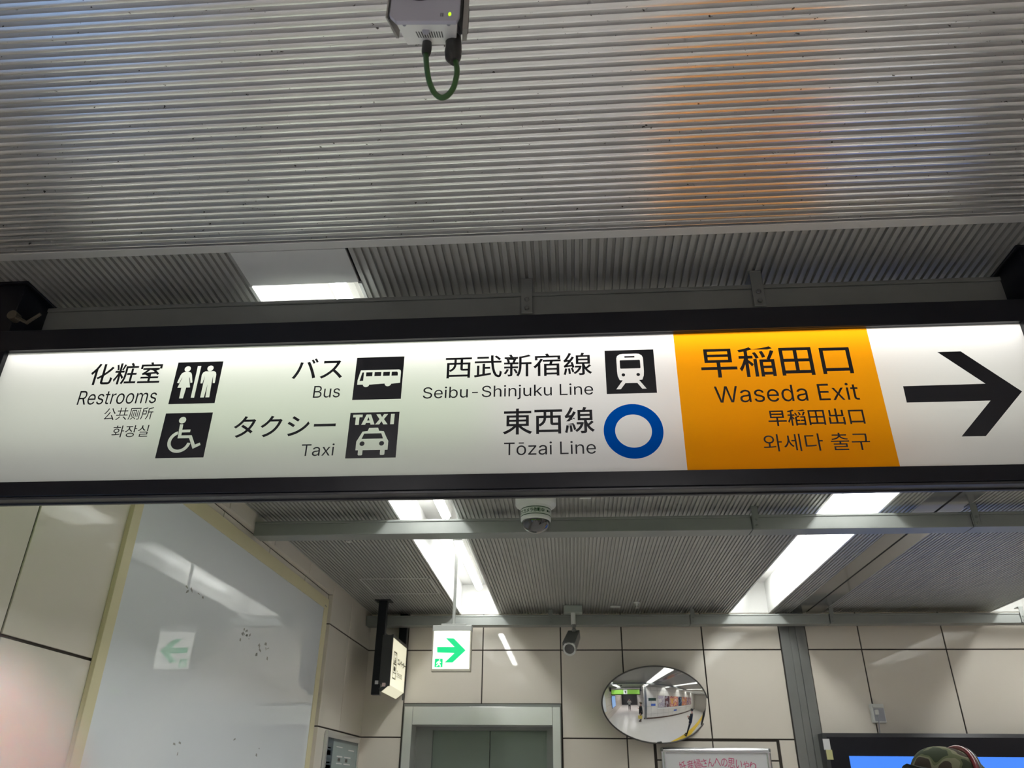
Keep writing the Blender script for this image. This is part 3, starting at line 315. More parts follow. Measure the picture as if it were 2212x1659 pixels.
# ---- flat lettering and pictograms: filled 2-D outlines (holes by nesting)
def fill(polys):
    cu = bpy.data.curves.new('outline', 'CURVE')
    cu.dimensions = '2D'
    cu.fill_mode = 'FRONT'
    for p in polys:
        s = cu.splines.new('POLY')
        s.points.add(len(p) - 1)
        for i, (x, y) in enumerate(p):
            s.points[i].co = (x, y, 0, 1)
        s.use_cyclic_u = True
    return curve_mesh(cu)


def curve_mesh(cu):
    o = bpy.data.objects.new('outline', cu)
    COL.objects.link(o)
    dg = bpy.context.evaluated_depsgraph_get()
    me = bpy.data.meshes.new_from_object(o.evaluated_get(dg))
    vs = [(v.co.x, v.co.y) for v in me.vertices]
    fs = [tuple(p.vertices) for p in me.polygons]
    bpy.data.objects.remove(o)
    bpy.data.curves.remove(cu)
    bpy.data.meshes.remove(me)
    return vs, fs


def latin(s):
    """Glyph outlines overlap themselves, so fill by winding number: triangulate, keep what lies inside."""
    polys = [[(w[i], w[i + 1]) for i in range(0, len(w), 2)] for w in GLYPHS[s]]
    vs, es = [], []
    for p in polys:
        o = len(vs)
        vs += [Vector(q) for q in p]
        es += [(o + k, o + (k + 1) % len(p)) for k in range(len(p))]
    v2, _e, f2, _a, _b, _c = mathutils.geometry.delaunay_2d_cdt(vs, es, [], 0, 1e-4)
    keep = []
    for f in f2:
        cx, cy = sum(v2[k][0] for k in f) / len(f), sum(v2[k][1] for k in f) / len(f)
        wn = 0
        for p in polys:
            for k in range(len(p)):
                (x0, y0), (x1, y1) = p[k - 1], p[k]
                if (y0 <= cy) != (y1 <= cy):
                    t = (cy - y0) / (y1 - y0)
                    if x0 + t * (x1 - x0) > cx:
                        wn += 1 if y1 > y0 else -1
        if wn:
            keep.append(tuple(f))
    return [(v[0], v[1]) for v in v2], keep


def words_outline(s, bold=0.0, space=1.0):
    if s in GLYPHS:
        return latin(s)
    cu = bpy.data.curves.new('outline', 'FONT')
    cu.body = s
    cu.offset = bold
    cu.space_character = space
    cu.resolution_u = 4
    return curve_mesh(cu)


def fit(vf, u0, u1, v0, v1):
    """Scale outline to a box."""
    vs, fs = vf
    xs, ys = [p[0] for p in vs], [p[1] for p in vs]
    a, b, c, d = min(xs), max(xs), min(ys), max(ys)
    return [(u0 + (x - a) / (b - a) * (u1 - u0), v0 + (y - c) / (d - c) * (v1 - v0)) for x, y in vs], fs


def flat(name, vfs, fn, material, parent):
    mb = MB()
    for vs, fs in vfs:
        mb.add([fn(u, v) for u, v in vs], fs)
    return mb.build(name, material, parent)


def circle(cx, cy, r, n=28, a0=0.0, a1=2 * math.pi, ry=None):
    full = abs(a1 - a0) > 6.28
    k = n if full else n + 1
    return [(cx + r * math.cos(a0 + (a1 - a0) * i / n), cy + (ry or r) * math.sin(a0 + (a1 - a0) * i / n)) for i in range(k)]


def rrect(x0, x1, y0, y1, r, n=5):
    p = []
    for cx, cy, a in ((x1 - r, y1 - r, 0), (x0 + r, y1 - r, 90), (x0 + r, y0 + r, 180), (x1 - r, y0 + r, 270)):
        p += [(cx + r * math.cos(math.radians(a + 90 * i / n)), cy + r * math.sin(math.radians(a + 90 * i / n))) for i in range(n + 1)]
    return p



# ---------------------------------------------------------------- materials
M = {}
M['slat'] = mat('silver_painted_slats', (0.96, 0.95, 0.94), 0.29, 0.90, noise=0.08, nscale=9, bump=0.03)
def specks(m):
    """scattered dark scuffs on the paint"""
    nt = m.node_tree
    p = nt.nodes['Principled BSDF']
    src = p.inputs['Base Color'].links[0].from_socket
    tc = nt.nodes.new('ShaderNodeTexCoord')
    n = nt.nodes.new('ShaderNodeTexNoise')
    n.inputs['Scale'].default_value = 75
    n.inputs['Detail'].default_value = 3
    r = nt.nodes.new('ShaderNodeValToRGB')
    r.color_ramp.elements[0].position, r.color_ramp.elements[0].color = .70, (0, 0, 0, 1)
    r.color_ramp.elements[1].position, r.color_ramp.elements[1].color = .74, (1, 1, 1, 1)
    mx = nt.nodes.new('ShaderNodeMix')
    mx.data_type = 'RGBA'
    mx.inputs[7].default_value = (.12, .11, .10, 1)
    nt.links.new(tc.outputs['Object'], n.inputs['Vector'])
    nt.links.new(n.outputs['Fac'], r.inputs[0])
    nt.links.new(r.outputs[0], mx.inputs[0])
    nt.links.new(src, mx.inputs[6])
    nt.links.new(mx.outputs[2], p.inputs['Base Color'])


specks(M['slat'])
M['slat_far'] = mat('grey_painted_slats', (0.43, 0.43, 0.41), 0.42, 0.35, noise=0.06, nscale=9)
M['groove'] = mat('groove_shadow_grey', (0.30, 0.29, 0.28), 0.5, 0.2)
M['trim'] = mat('grey_trim', (0.74, 0.74, 0.73), 0.42, 0.5)
M['trim_gloss'] = mat('smooth_grey_sheet', (0.40, 0.40, 0.39), 0.16, 0.75)
M['rail'] = mat('grey_green_rail_paint', (0.235, 0.245, 0.235), 0.4, 0.1, noise=0.06, nscale=14)
M['tile'] = mat('cream_enamel_panel', (0.68, 0.625, 0.555), 0.35, 0.0, spec=0.3, noise=0.02, nscale=3, coat=0.7, coat_rough=0.03)
M['tile_pale'] = mat('pale_enamel_panel', (0.76, 0.73, 0.69), 0.22, 0.0, spec=0.5, coat=0.2)
M['grout'] = mat('dark_joint', (0.045, 0.035, 0.028), 0.8)
M['white'] = mat('white_enamel', (0.82, 0.82, 0.80), 0.3, coat=0.1)
M['reflector'] = mat('grey_white_reflector', (0.55, 0.545, 0.53), 0.22, spec=0.6)
M['tube'] = mat('fluorescent_tube', (0.9, 0.9, 0.9), 0.3, emit=((0.97, 1.0, 0.96), TUBE))
M['tube_fill'] = mat('fill_tube', (0.9, 0.9, 0.9), 0.3, emit=((1.0, 0.97, 0.97), TUBE_FILL))
M['navy'] = mat('black_navy_paint', (0.006, 0.0065, 0.011), 0.35, spec=0.3, noise=0.1, nscale=20)
M['underside'] = mat('dark_grey_metal', (0.045, 0.045, 0.05), 0.35, 0.3)
M['opal'] = translucent('opal_acrylic', (0.86, 0.86, 0.83))
M['amber'] = translucent('amber_acrylic', (0.86, 0.345, 0.006))
M['blue'] = translucent('blue_film', (0.0, 0.115, 0.62))
M['black'] = mat('black_film', (0.016, 0.017, 0.024), 0.4)
M['liner'] = mat('white_light_box_liner', (0.9, 0.9, 0.9), 0.6)
M['steel'] = mat('brushed_steel', (0.80, 0.80, 0.79), 0.36, 0.9, noise=0.05, nscale=6)
M['steel_dark'] = mat('dull_steel', (0.24, 0.245, 0.24), 0.38, 0.7, noise=0.12, nscale=5)
M['door'] = mat('grey_green_door', (0.20, 0.235, 0.21), 0.35, 0.4)
M['frame_cream'] = mat('cream_frame', (0.62, 0.56, 0.36), 0.4)
M['board'] = mat('white_gloss_board', (0.74, 0.765, 0.81), 0.4, spec=0.3, coat=1.0, coat_rough=0.012)
M['alu'] = mat('aluminium', (0.72, 0.72, 0.74), 0.25, 0.9)
M['chrome'] = mat('mirror_surface', (0.93, 0.94, 0.94), 0.0, 1.0)
M['rubber'] = mat('dark_rubber', (0.03, 0.03, 0.028), 0.5)
M['plastic'] = mat('white_plastic', (0.66, 0.67, 0.65), 0.35)
M['greyplastic'] = mat('grey_plastic', (0.36, 0.365, 0.42), 0.45)
M['lens'] = mat('dark_glass', (0.01, 0.01, 0.015), 0.06, spec=0.8, coat=1.0)
M['floor'] = mat('pale_floor_tiles', (0.64, 0.61, 0.58), 0.3, noise=0.04, nscale=3)
M['screen'] = mat('blue_screen', (0.01, 0.02, 0.06), 0.2, emit=((0.062, 0.255, 1.0), 1.0))
M['exit_face'] = mat('lit_white_face', (0.8, 0.8, 0.75), 0.4, emit=((1.0, 1.0, 0.92), 0.92))
M['exit_green'] = mat('lit_green', (0.0, 0.3, 0.1), 0.4, emit=((0.0, 0.66, 0.22), 1.0))
M['lift_face'] = mat('lit_warm_face', (0.8, 0.8, 0.65), 0.4, emit=((0.95, 0.90, 0.66), 0.66))
M['led'] = mat('green_lamp', (0.2, 0.5, 0.0), 0.4, emit=((0.55, 1.0, 0.01), 1.3))
M['greencable'] = mat('green_cable', (0.03, 0.10, 0.02), 0.4)
M['magenta'] = mat('magenta_print', (0.50, 0.03, 0.14), 0.5)
M['paper'] = mat('white_paper', (0.62, 0.62, 0.64), 0.35, coat=0.3)
M['skin'] = mat('skin', (0.66, 0.36, 0.29), 0.5, noise=0.06, nscale=30)
M['coat'] = mat('black_cloth', (0.016, 0.016, 0.018), 0.85)
M['jacket'] = mat('charcoal_cloth', (0.035, 0.038, 0.042), 0.85)
M['hair'] = mat('black_hair', (0.012, 0.010, 0.009), 0.5)
M['yellow'] = mat('yellow_paint', (0.72, 0.47, 0.03), 0.5)
M['brown'] = mat('brown_skirting', (0.10, 0.06, 0.045), 0.4)

ZC = 3.0             # underside of the ceiling slats
XW, XR = -1.85, -1.885   # left wall face, and the face inside its recess
YB = 7.25            # back wall face


def ribs(mb, a0, a1, b0, b1, pitch, along, depth=0.42, crown=0.0):
    """Ribbed ceiling sheet. Ribs repeat over a0..a1 and run b0..b1; along 'y' or 'x' is the direction they run."""
    def P(a, b, z):
        return (a, b, z) if along == 'y' else (b, a, z)
    a = a0
    w = pitch * 0.56
    sl = pitch * 0.06
    h = pitch * depth
    prof = []
    while a < a1 - 1e-6:
        e = min(a + pitch, a1)
        n = 6 if crown else 1
        prof += [(min(a + w * k / n, e), ZC + crown * (2 * k / n - 1) ** 2) for k in range(n + 1)]
        if a + w + sl < e:
            prof += [(a + w + sl, ZC + h), (max(a + w + sl, e - sl), ZC + h)]
        a += pitch
    prof.append((a1, ZC))
    for i in range(len(prof) - 1):
        p, q = prof[i], prof[i + 1]
        if q[0] - p[0] < 1e-7 and abs(p[1] - q[1]) < 1e-7:
            continue
        mb.quad(P(p[0], b0, p[1]), P(q[0], b0, q[1]), P(q[0], b1, q[1]), P(p[0], b1, p[1]))


# ---------------------------------------------------------------- ceiling
YS = 2.45            # the concourse's near wall; the viewer stands in a passage that opens through it
XJ = 1.56            # right side of that passage
TROUGH = [(-1.005, -0.655), (1.447, 1.792), (3.73, 4.08), (6.18, 6.53), (8.63, 8.98), (11.08, 11.43)]
SMOOTH = (1.985, 2.255)
PASS_FILL = [(-1.205, -.855), (.405, .755)]  # x ranges of the fill lights added in the passage ceiling


def panel(mb, m, label, smooth=False):
    return tag(mb.build('ceiling', m, smooth=smooth), label, 'ceiling', kind='structure')


mb = MB()
ribs(mb, -0.508, 1.772, -2.0, XJ + 0.02, 0.0268, 'x', 0.60, 0.0012)
panel(mb, M['slat'], 'silver ribbed ceiling of the passage, ribs running across', True)


def rib_field(x0, x1, y0, m=None):
    mb = MB()
    ribs(mb, x0, x1, y0, YB, 0.0245, 'y')
    panel(mb, M['slat_far'], 'grey ribbed ceiling of the concourse, ribs running away')


rib_field(-2.0, TROUGH[0][0], 1.812)
rib_field(TROUGH[0][1] + 0.012, TROUGH[1][0] - 0.004, 1.812)
panel(MB().box(TROUGH[1][0] - .004, XJ + .02, 1.812, YS - .1, ZC, ZC + .01), M['slat_far'], 'plain grey ceiling filler beside the right post of the big sign')
rib_field(TROUGH[1][1] + 0.012, SMOOTH[0], YS - .1)
rib_field(SMOOTH[1], TROUGH[2][0], YS - .1)
xs = [e for t in TROUGH[2:] for e in t][1:] + [14.2]
for i in range(0, len(xs), 2):
    panel(MB().box(xs[i], xs[i + 1], YS - .1, YB, ZC, ZC + .01), M['slat_far'], 'plain grey ceiling panel, out of frame')
for a, b in ((-2.0, PASS_FILL[0][0]), (PASS_FILL[0][1], PASS_FILL[1][0]), (PASS_FILL[1][1], XJ + .02)):
    panel(MB().box(a, b, -5, -.51, ZC, ZC + .01), M['slat_far'], 'plain grey ceiling panel of the passage, behind the viewer')
tag(MB().box(-2.2, XJ + .02, 1.778, 1.812, ZC - 0.004, ZC + 0.02).build('trim_3', M['trim'], bevel=0.002), 'silver edge trim between the two ribbed ceilings', 'trim', kind='structure')
for a, b in ((SMOOTH[0], 2.112), (2.128, SMOOTH[1])):
    panel(MB().box(a, b, YS - .1, YB, ZC - 0.003, ZC + 0.01), M['trim_gloss'], 'smooth grey ceiling strip beside a dark seam')
panel(MB().box(2.1, 2.14, YS - .1, YB, ZC + 0.011, ZC + 0.03), M['grout'], 'dark seam between two smooth ceiling strips')
tag(MB().box(-2.6, 14.4, -5.2, YB + .3, ZC + 0.36, ZC + 0.5).build('roof_slab', M['grout']), 'dark slab above the ceiling panels', 'slab', kind='structure')


# ---------------------------------------------------------------- recessed strip lights
def strip_light(x0, x1, y0, y1, tubes, label, cover=None, lamp_mat='tube'):
    cx = (x0 + x1) / 2
    t = thing('strip_light', label, 'ceiling light', (cx, (y0 + y1) / 2, ZC), 'recessed strip lights in the ceiling')
    h, th, zt = 0.0, 0.003, ZC + 0.275
    mb = MB()
    mb.box(x0 - th, x0, y0, y1, ZC - 0.002, zt)
    mb.box(x1, x1 + th, y0, y1, ZC - 0.002, zt)
    mb.box(x0 - th, x1 + th, y0, y1, zt, zt + th)
    mb.box(x0, x1, y0 - th, y0, ZC - 0.002, zt)
    mb.box(x0, x1, y1, y1 + th, ZC - 0.002, zt)
    mb.build('housing', M['reflector'], t)
    for a, b in ((x0 - 0.012, x0 - 0.001), (x1 + 0.001, x1 + 0.012)):
        MB().box(a, b, y0, y1, ZC - 0.006, ZC + 0.004).build('rim', M['trim'], t)
    for a, b in tubes:
        r = 0.03
        k = MB().tube([(cx, a + r * (1 - math.cos(q)), ZC + 0.215) for q in (.15, .6, 1.05, 1.571)] + [(cx, b - r * (1 - math.cos(q)), ZC + 0.215) for q in (1.571, 1.05, .6, .15)],
                      [r * math.sin(q) for q in (.15, .6, 1.05, 1.571, 1.571, 1.05, .6, .15)], 18).build('tube', M[lamp_mat], t, smooth='all')
        MB().box(cx - 0.033, cx + 0.033, a, b, ZC + 0.217, zt).build('lamp_base', M['white'], k)
    if cover:
        MB().box(x0 - 0.004, x1 + 0.004, cover[0], cover[1], ZC - 0.004, ZC + 0.006).build('cover_panel', M['plastic'], t, bevel=0.001)
    return t


strip_light(*TROUGH[0], 1.99, 7.24, [(2.02, 3.52), (3.54, 5.04), (5.62, 7.12)],
            'recessed strip light on the left, above the green arrow sign, tubes in view', (1.815, 1.985))
strip_light(*TROUGH[1], YS - .1, 7.24, [(2.4, 3.9), (3.95, 5.45), (5.5, 7.0)],
            'recessed strip light above the oval mirror, its tubes hidden by the slats')
strip_light(*PASS_FILL[0], -3.6, -.52, [(-3.55, -2.05), (-2.03, -.55)],  # unseen pair, added to brighten the ribbed ceiling and left wall
            'added left fill strip in the passage behind the viewer, by the lit blue poster case', lamp_mat='tube_fill')
strip_light(*PASS_FILL[1], -3.6, -.52, [(-3.55, -2.05), (-2.03, -.55)],
            'added right fill strip in the passage behind the viewer, on the side without posters', lamp_mat='tube_fill')
for i, nm in ((2, 'first past the mirror, above the first posters'), (3, 'second past the mirror'), (4, 'third past the mirror'), (5, 'last of the row, by the end wall')):
    strip_light(*TROUGH[i], YS - .1, 7.24, [(2.4, 3.9), (3.95, 5.45), (5.5, 7.0)],
                'concourse strip light reflected in the mirror, ' + nm)


# ---------------------------------------------------------------- tiled walls
def tiles(mb, cells, place, gap=0.0055, th=0.008):
    """Enamel panels with open joints: cells (u0, u1, v0, v1); place(u, v, d) -> world, d out of the wall."""
    for u0, u1, v0, v1 in cells:
        a, b, c, d = u0 + gap, u1 - gap, v0 + gap, v1 - gap
        e = 0.0015
        lo = [place(a, c, -th), place(b, c, -th), place(b, d, -th), place(a, d, -th)]
        mid = [place(a, c, -e), place(b, c, -e), place(b, d, -e), place(a, d, -e)]
        hi = [place(a + e, c + e, 0), place(b - e, c + e, 0), place(b - e, d - e, 0), place(a + e, d - e, 0)]
        mb.hexa(lo, mid)
        mb.hexa(mid, hi)


ROWS = [(0.0, 0.51), (0.51, 1.235), (1.235, 1.957), (1.957, 2.681), (2.681, 3.04)]
EL = (-1.482, -0.098, 2.228)      # lift surround: left, right, top
mb = MB()
cells = []
for v0, v1 in ROWS:
    cells.append((-1.86, -1.492, v0, v1))
    for u0, u1 in ((-0.09, 0.461), (0.461, 1.18), (1.18, 1.862), (2.092, 2.554), (2.554, 3.273), (3.273, 3.99), (3.99, 4.71), (4.71, 5.43), (5.43, 6.15)):
        if v1 <= 1.96 and 0.4 < u0 < 1.3:
            if u0 < 1:
                cells.append((0.461, 0.685, v0, v1))
            else:
                cells.append((1.728, 1.862, v0, v1))
            continue
        cells.append((u0, u1, v0, v1))
cells += [(-1.492, -0.797, EL[2], 2.681), (-0.797, -0.09, EL[2], 2.681), (-1.492, -0.797, 2.681, 3.04), (-0.797, -0.09, 2.681, 3.04)]
tiles(mb, cells, lambda u, v, d: (u, YB - d, v))
inset = [(0.7, 1.18, 1.795, 1.945), (1.18, 1.715, 1.795, 1.945), (0.7, 1.18, 1.2, 1.795), (1.18, 1.715, 1.2, 1.795), (0.7, 1.18, 0, 1.2), (1.18, 1.715, 0, 1.2)]
tiles(mb, inset, lambda u, v, d: (u, YB + 0.012 - d, v), th=0.005)
mb.cur = 1
mb.box(-1.86, EL[0], YB + 0.012, YB + 0.12, 0, 3.1)
mb.box(EL[1], 0.69, YB + 0.012, YB + 0.12, 0, 3.1)
mb.box(0.69, 1.722, YB + 0.02, YB + 0.12, 0, 3.1)
mb.box(1.722, 6.2, YB + 0.012, YB + 0.12, 0, 3.1)
mb.box(EL[0], EL[1], YB + 0.012, YB + 0.12, EL[2], 3.1)
tag(mb.build('wall_back', [M['tile'], M['grout']]), 'cream panelled wall at the far end with dark joints', 'wall', kind='structure')

# steel movement-joint cover that rises through the back wall
mb = MB()
for a, b, d in ((1.866, 1.945, .014), (1.947, 2.006, .010), (2.008, 2.088, .014)):
    mb.box(a, b, YB - d, YB + 0.01, 0, 3.04)
tag(mb.build('trim_1', M['steel_dark'], bevel=0.002), 'grey steel joint cover strip rising through the tiled wall', 'trim', kind='structure')

# left wall: upper band and far part stand forward of a long recess
YR, ZR = 5.985, 2.905
mb = MB()
place = lambda X: (lambda u, v, d: (X + d, u, v))
cells = [(YR + 0.001, 6.55, v0, v1) for v0, v1 in ROWS] + [(6.55, 7.26, v0, v1) for v0, v1 in ROWS]
cells += [(-4 + 0.72 * i, min(-4 + 0.72 * (i + 1), YR), ZR, 3.04) for i in range(14)]
tiles(mb, cells, place(XW))
ys = [-4.4 + 0.691 * i for i in range(10)] + [2.507, 3.22, 3.94, 4.66, 5.38, YR - 0.004]
ys = sorted(ys)
for a, b in zip(ys, ys[1:]):
    if b - a < 0.1:
        continue
    for v0, v1 in ((0.0, 0.55), (0.55, 1.27), (1.27, 1.993), (1.993, ZR)):
        tiles(mb, [(a, b, v0, v1)], place(XR))
# returns of the recess: soffit and far jamb
for v0, v1 in ROWS:
    v1 = min(v1, ZR)
    mb.box(XR, XW - 0.001, YR - 0.004, YR + 0.004, v0 + 0.005, v1 - 0.005)
mb.box(XR, XW - 0.001, -4, YR, ZR - 0.002, ZR + 0.006)
mb.cur = 1
mb.box(XR - 0.1, XR - 0.007, -4.4, YB + 0.1, 0, 3.1)
mb.box(XR - 0.02, XW - 0.009, YR + 0.005, YB + 0.1, 0, 3.1)
mb.box(XR - 0.02, XW - 0.009, -4, YR + 0.01, ZR + 0.007, 3.1)
tag(mb.build('wall_left', [M['tile'], M['grout']]), 'cream panelled wall on the left with a long shallow recess', 'wall', kind='structure')

# floor, and the rest of the concourse (seen in the mirror)
tag(MB().box(-2.2, 14.4, -5.2, YB + 0.1, -0.1, 0).build('floor', M['floor']), 'pale tiled floor of the concourse', 'floor', kind='structure')
mb = MB()
cells = [(XJ + .01 + (14.2 - XJ) / 17 * k, XJ + .01 + (14.2 - XJ) / 17 * (k + 1), v0, v1) for k in range(17) for v0, v1 in ROWS]
tiles(mb, cells, lambda u, v, d: (u, YS + d, v))
cells = [(-5 + .745 * k, -5 + .745 * (k + 1), v0, v1) for k in range(10) for v0, v1 in ROWS]
tiles(mb, cells, lambda u, v, d: (XJ - d, u, v))
mb.cur = 1
mb.box(XJ + .009, 14.3, YS - .2, YS - .009, 0, 3.1)
mb.box(XJ + .009, XJ + .2, -5, YS - .2, 0, 3.1)
tag(mb.build('wall_front', [M['tile_pale'], M['grout']]), 'pale panelled wall facing the mirror, with the passage side', 'wall', kind='structure')
mb = MB()
mb.box(14.2, 14.4, YS, YB, 0, 3.1)
tag(mb.build('wall_right', M['tile_pale']), 'pale end wall far along the concourse', 'wall', kind='structure')
tag(MB().box(-2.0, XJ + .1, -5.2, -5.0, 0, 3.1).build('wall_passage', M['underside']), 'dark end of the passage behind the viewer', 'wall', kind='structure')
tag(MB().box(XJ, 14.2, YS + .001, YS + .014, 0, .15).build('baseboard_front', M['brown']), 'dark brown skirting along the poster wall', 'skirting', kind='structure')
tag(MB().box(1.63, 1.85, YS + .001, YS + .02, 0, 3.0).build('trim_2', M['steel_dark']), 'steel joint cover strip in the poster wall', 'trim', kind='structure')
tag(MB().box(6.18, 14.2, YB - .012, YB + .1, 0, 3.04).build('wall_back_far', M['tile_pale']), 'far part of the back wall', 'wall', kind='structure')

# ---------------------------------------------------------------- the large back-lit sign
SX0, SX1, SZ0, SZ1, SY = -1.683, 1.269, 2.288, 2.712, 1.90
sign = thing('hanging_sign', 'long back-lit station sign with black frame, Waseda Exit in amber and a large right arrow', 'sign', (-0.2, 1.94, 2.24))
OX0, OX1, OZ0, OZ1 = -1.755, 1.342, 2.242, 2.783
FY0, FY1 = 1.882, 1.922
mb = MB()
mb.box(OX0, OX1, FY0, FY1 - .012, SZ1, OZ1)
mb.box(OX0, OX1, FY0, FY1 - .012, OZ0 + .004, SZ0)
mb.box(OX0, SX0, FY0, FY1 - .012, SZ0, SZ1)
mb.box(SX1, OX1, FY0, FY1 - .012, SZ0, SZ1)
mb.build('frame', M['navy'], sign, bevel=0.002)
mb = MB()
mb.box(OX0, OX1, FY0 + 0.003, FY1 + 0.004, OZ0 - 0.004, OZ0 + 0.003)
mb.box(OX0, OX1, FY1 - 0.004, FY1 + 0.006, OZ0 - 0.008, OZ0 + 0.003)
mb.build('bottom_rail', M['underside'], sign, bevel=0.001)
mb = MB()
BX0, BX1, BZ0, BZ1, BY = OX0 + .01, OX1 - .01, SZ0 - 0.006, OZ1 - 0.004, 2.0
mb.box(BX0, BX1, BY - 0.004, BY, BZ0, BZ1)
mb.box(BX0, BX1, FY1 - .012, BY, BZ1 - 0.003, BZ1)
mb.box(BX0, BX1, FY1 - .012, BY, BZ0, BZ0 + 0.003)
mb.box(BX0, BX0 + .003, FY1 - .012, BY, BZ0, BZ1)
mb.box(BX1 - .003, BX1, FY1 - .012, BY, BZ0, BZ1)
mb.build('housing', M['navy'], sign)
mb = MB()
a, b, c, d = SX0 - .012, SX1 + .012, SZ0 - .002, SZ1 + 0.02
y0, y1 = SY + .003, BY - .006
mb.quad((a, y1, c), (b, y1, c), (b, y1, d), (a, y1, d))
mb.quad((a, y0, c), (b, y0, c), (b, y1, c), (a, y1, c))
mb.quad((a, y0, d), (b, y0, d), (b, y1, d), (a, y1, d))
mb.quad((a, y0, c), (a, y1, c), (a, y1, d), (a, y0, d))
mb.quad((b, y0, c), (b, y1, c), (b, y1, d), (b, y0, d))
mb.build('liner', M['liner'], sign)


def lamp(name, loc, rot, sx, sy, watts, col, parent):
    L = bpy.data.lights.new(name, 'AREA')
    L.shape = 'RECTANGLE'
    L.size, L.size_y = sx, sy
    L.energy = watts
    L.color = col
    o = bpy.data.objects.new(name, L)
    COL.objects.link(o)
    o.location = Vector(loc) - parent_origin(parent)
    o.rotation_euler = rot
    o.parent = parent
    return o


# LED modules: five at the back, a row along the top; older ones have a greener tint
N = 6
tint = [(0.90, 0.98, 0.82), (0.80, 1.0, 0.68), (0.80, 1.0, 0.69), (1.0, 0.985, 0.96), (1.0, 0.98, 0.955), (0.97, 0.985, 0.90)]
step = (SX1 - SX0) / N
for i in range(N):
    cx = SX0 + step * (i + .5)
    lamp('led_module', (cx, BY - .008, SZ0 * .4 + SZ1 * .6), (math.radians(90), 0, math.pi), step, 0.30, SIGN_BACK / N, tint[i], sign)
    lamp('led_row', (cx, SY + .05, SZ1 + 0.012), (math.radians(-40), 0, 0), step, 0.03, SIGN_TOP / N * (0.75 if i == 0 else 1), (1.0, 0.965, 0.95), sign)

on = lambda Y: (lambda u, v: (u, Y, v))
yl, yr = 0.316, 0.8545      # amber field
pane = lambda nm, x0, x1, m: MB().quad((x0, SY, SZ0 - .004), (x1, SY, SZ0 - .004), (x1, SY, SZ1 + .004), (x0, SY, SZ1 + .004)).build(nm, m, sign)
pane('light_panel', SX0 - .004, yl, M['opal'])
tag(pane('amber_panel', yl, yr, M['amber']), 'amber panel carrying the exit name')
pane('light_panel', yr, SX1 + .004, M['opal'])

LY = SY - 0.002


def letter(s, x0, x1, z0, z1, bold=0.0, m='black', name='lettering', parent=None, place=None, space=1.0):
    vf = fit(words_outline(s, bold, space), x0, x1, z0, z1)
    parts = [vf]
    if ' ' in s:        # two words: each a part of its own, parted at the widest gap
        vs, fs = vf
        iv = sorted((min(vs[k][0] for k in f), max(vs[k][0] for k in f)) for f in fs)
        end, gap, cut = iv[0][1], 0, None
        for a, b in iv:
            if a - end > gap:
                gap, cut = a - end, (a + end) / 2
            end = max(end, b)
        parts = [(vs, [f for f in fs if (vs[f[0]][0] < cut) == left]) for left in (True, False)]
    for p in parts:
        used = sorted({k for f in p[1] for k in f})
        at = {k: i for i, k in enumerate(used)}
        flat(name, [([p[0][k] for k in used], [tuple(at[k] for k in f) for f in p[1]])], place or on(LY), M[m], parent or sign)


def box_px(l, t, r, b, Y=SY):
    """left, top, right, bottom pixel points -> x0, x1, z0, z1 on the plane y = Y"""
    return at_y(*l, Y).x, at_y(*r, Y).x, at_y(*b, Y).z, at_y(*t, Y).z


letter('化粧室', *box_px((190, 832), (333, 783), (353.5, 790), (347, 829)), bold=0.009)
letter('Restrooms', *box_px((167.3, 871), (172, 845.5), (340.5, 853), (300, 872.5)))
letter('公共厕所', *box_px((222.7, 906), (290, 881), (334, 883), (240, 908.5)))
letter('화장실', *box_px((242, 938), (324, 918.5), (324, 921), (320, 944)))
letter('バス', *box_px((630, 819), (687, 775), (738.8, 817), (634, 820.5)), bold=0.009)
letter('Bus', *box_px((676, 859), (680, 834.5), (735.2, 845), (700, 860)))
letter('タクシー', *box_px((501.5, 945), (580.6, 898.5), (725.5, 918.5), (503, 946.5)), bold=0.009)
letter('Taxi', *box_px((653, 961), (720, 958.5), (720.5, 984), (690, 985.5)))
letter('西武新宿線', *box_px((962, 800), (1230, 763), (1279.4, 809), (968, 818.5)), bold=0.006)
letter('Seibu-Shinjuku Line', *box_px((914, 849), (1210, 829.5), (1281.6, 849), (1118, 863.5)))
letter('東西線', *box_px((1086, 934), (1260.6, 879.5), (1285, 930), (1116, 939.5)), bold=0.009)
letter('Tōzai Line', *box_px((1089, 957), (1222, 953.5), (1287.7, 976), (1120, 984)))
letter('早稲田口', *box_px((1515, 800), (1667, 748.5), (1845, 807), (1556.7, 816.5)), bold=0.009)
letter('Waseda Exit', *box_px((1541.5, 836), (1781, 828.8), (1857.5, 861), (1700, 868)))
letter('早稻田出口', *box_px((1659.7, 910), (1846, 882), (1869.5, 914), (1679.7, 921)), bold=0.009)
letter('와세다 출구', *box_px((1649.6, 966), (1768, 936.5), (1878.5, 952), (1813, 973.5)))

# big right arrow
ap = [(1488, 1037), (1980, 1022), (1692, 833), (1832, 829), (2198, 1068), (1982, 1335), (1837, 1337), (2010, 1123), (1510, 1135)]
ap = [at_y(1412 + x / 2.765, 460 + y / 2.765, SY) for x, y in ap]
flat('arrow', [fill([[(p.x, p.z) for p in ap]])], on(LY), M['black'], sign)

# the blue line ring
c0 = at_y(700 + 1848 / 2.765, 460 + 1303.5 / 2.765, SY)
ro = (at_y(700 + 2027 / 2.765, 931, SY).x - at_y(700 + 1670 / 2.765, 931, SY).x) / 2
rz = (at_y(1368, 460 + 1140 / 2.765, SY).z - at_y(1368, 460 + 1467 / 2.765, SY).z) / 2
tag(flat('line_ring', [fill([circle(c0.x, c0.z, ro, 56, ry=rz), circle(c0.x, c0.z, ro * .615, 56, ry=rz * .605)])], on(LY), M['blue'], sign), 'blue ring')


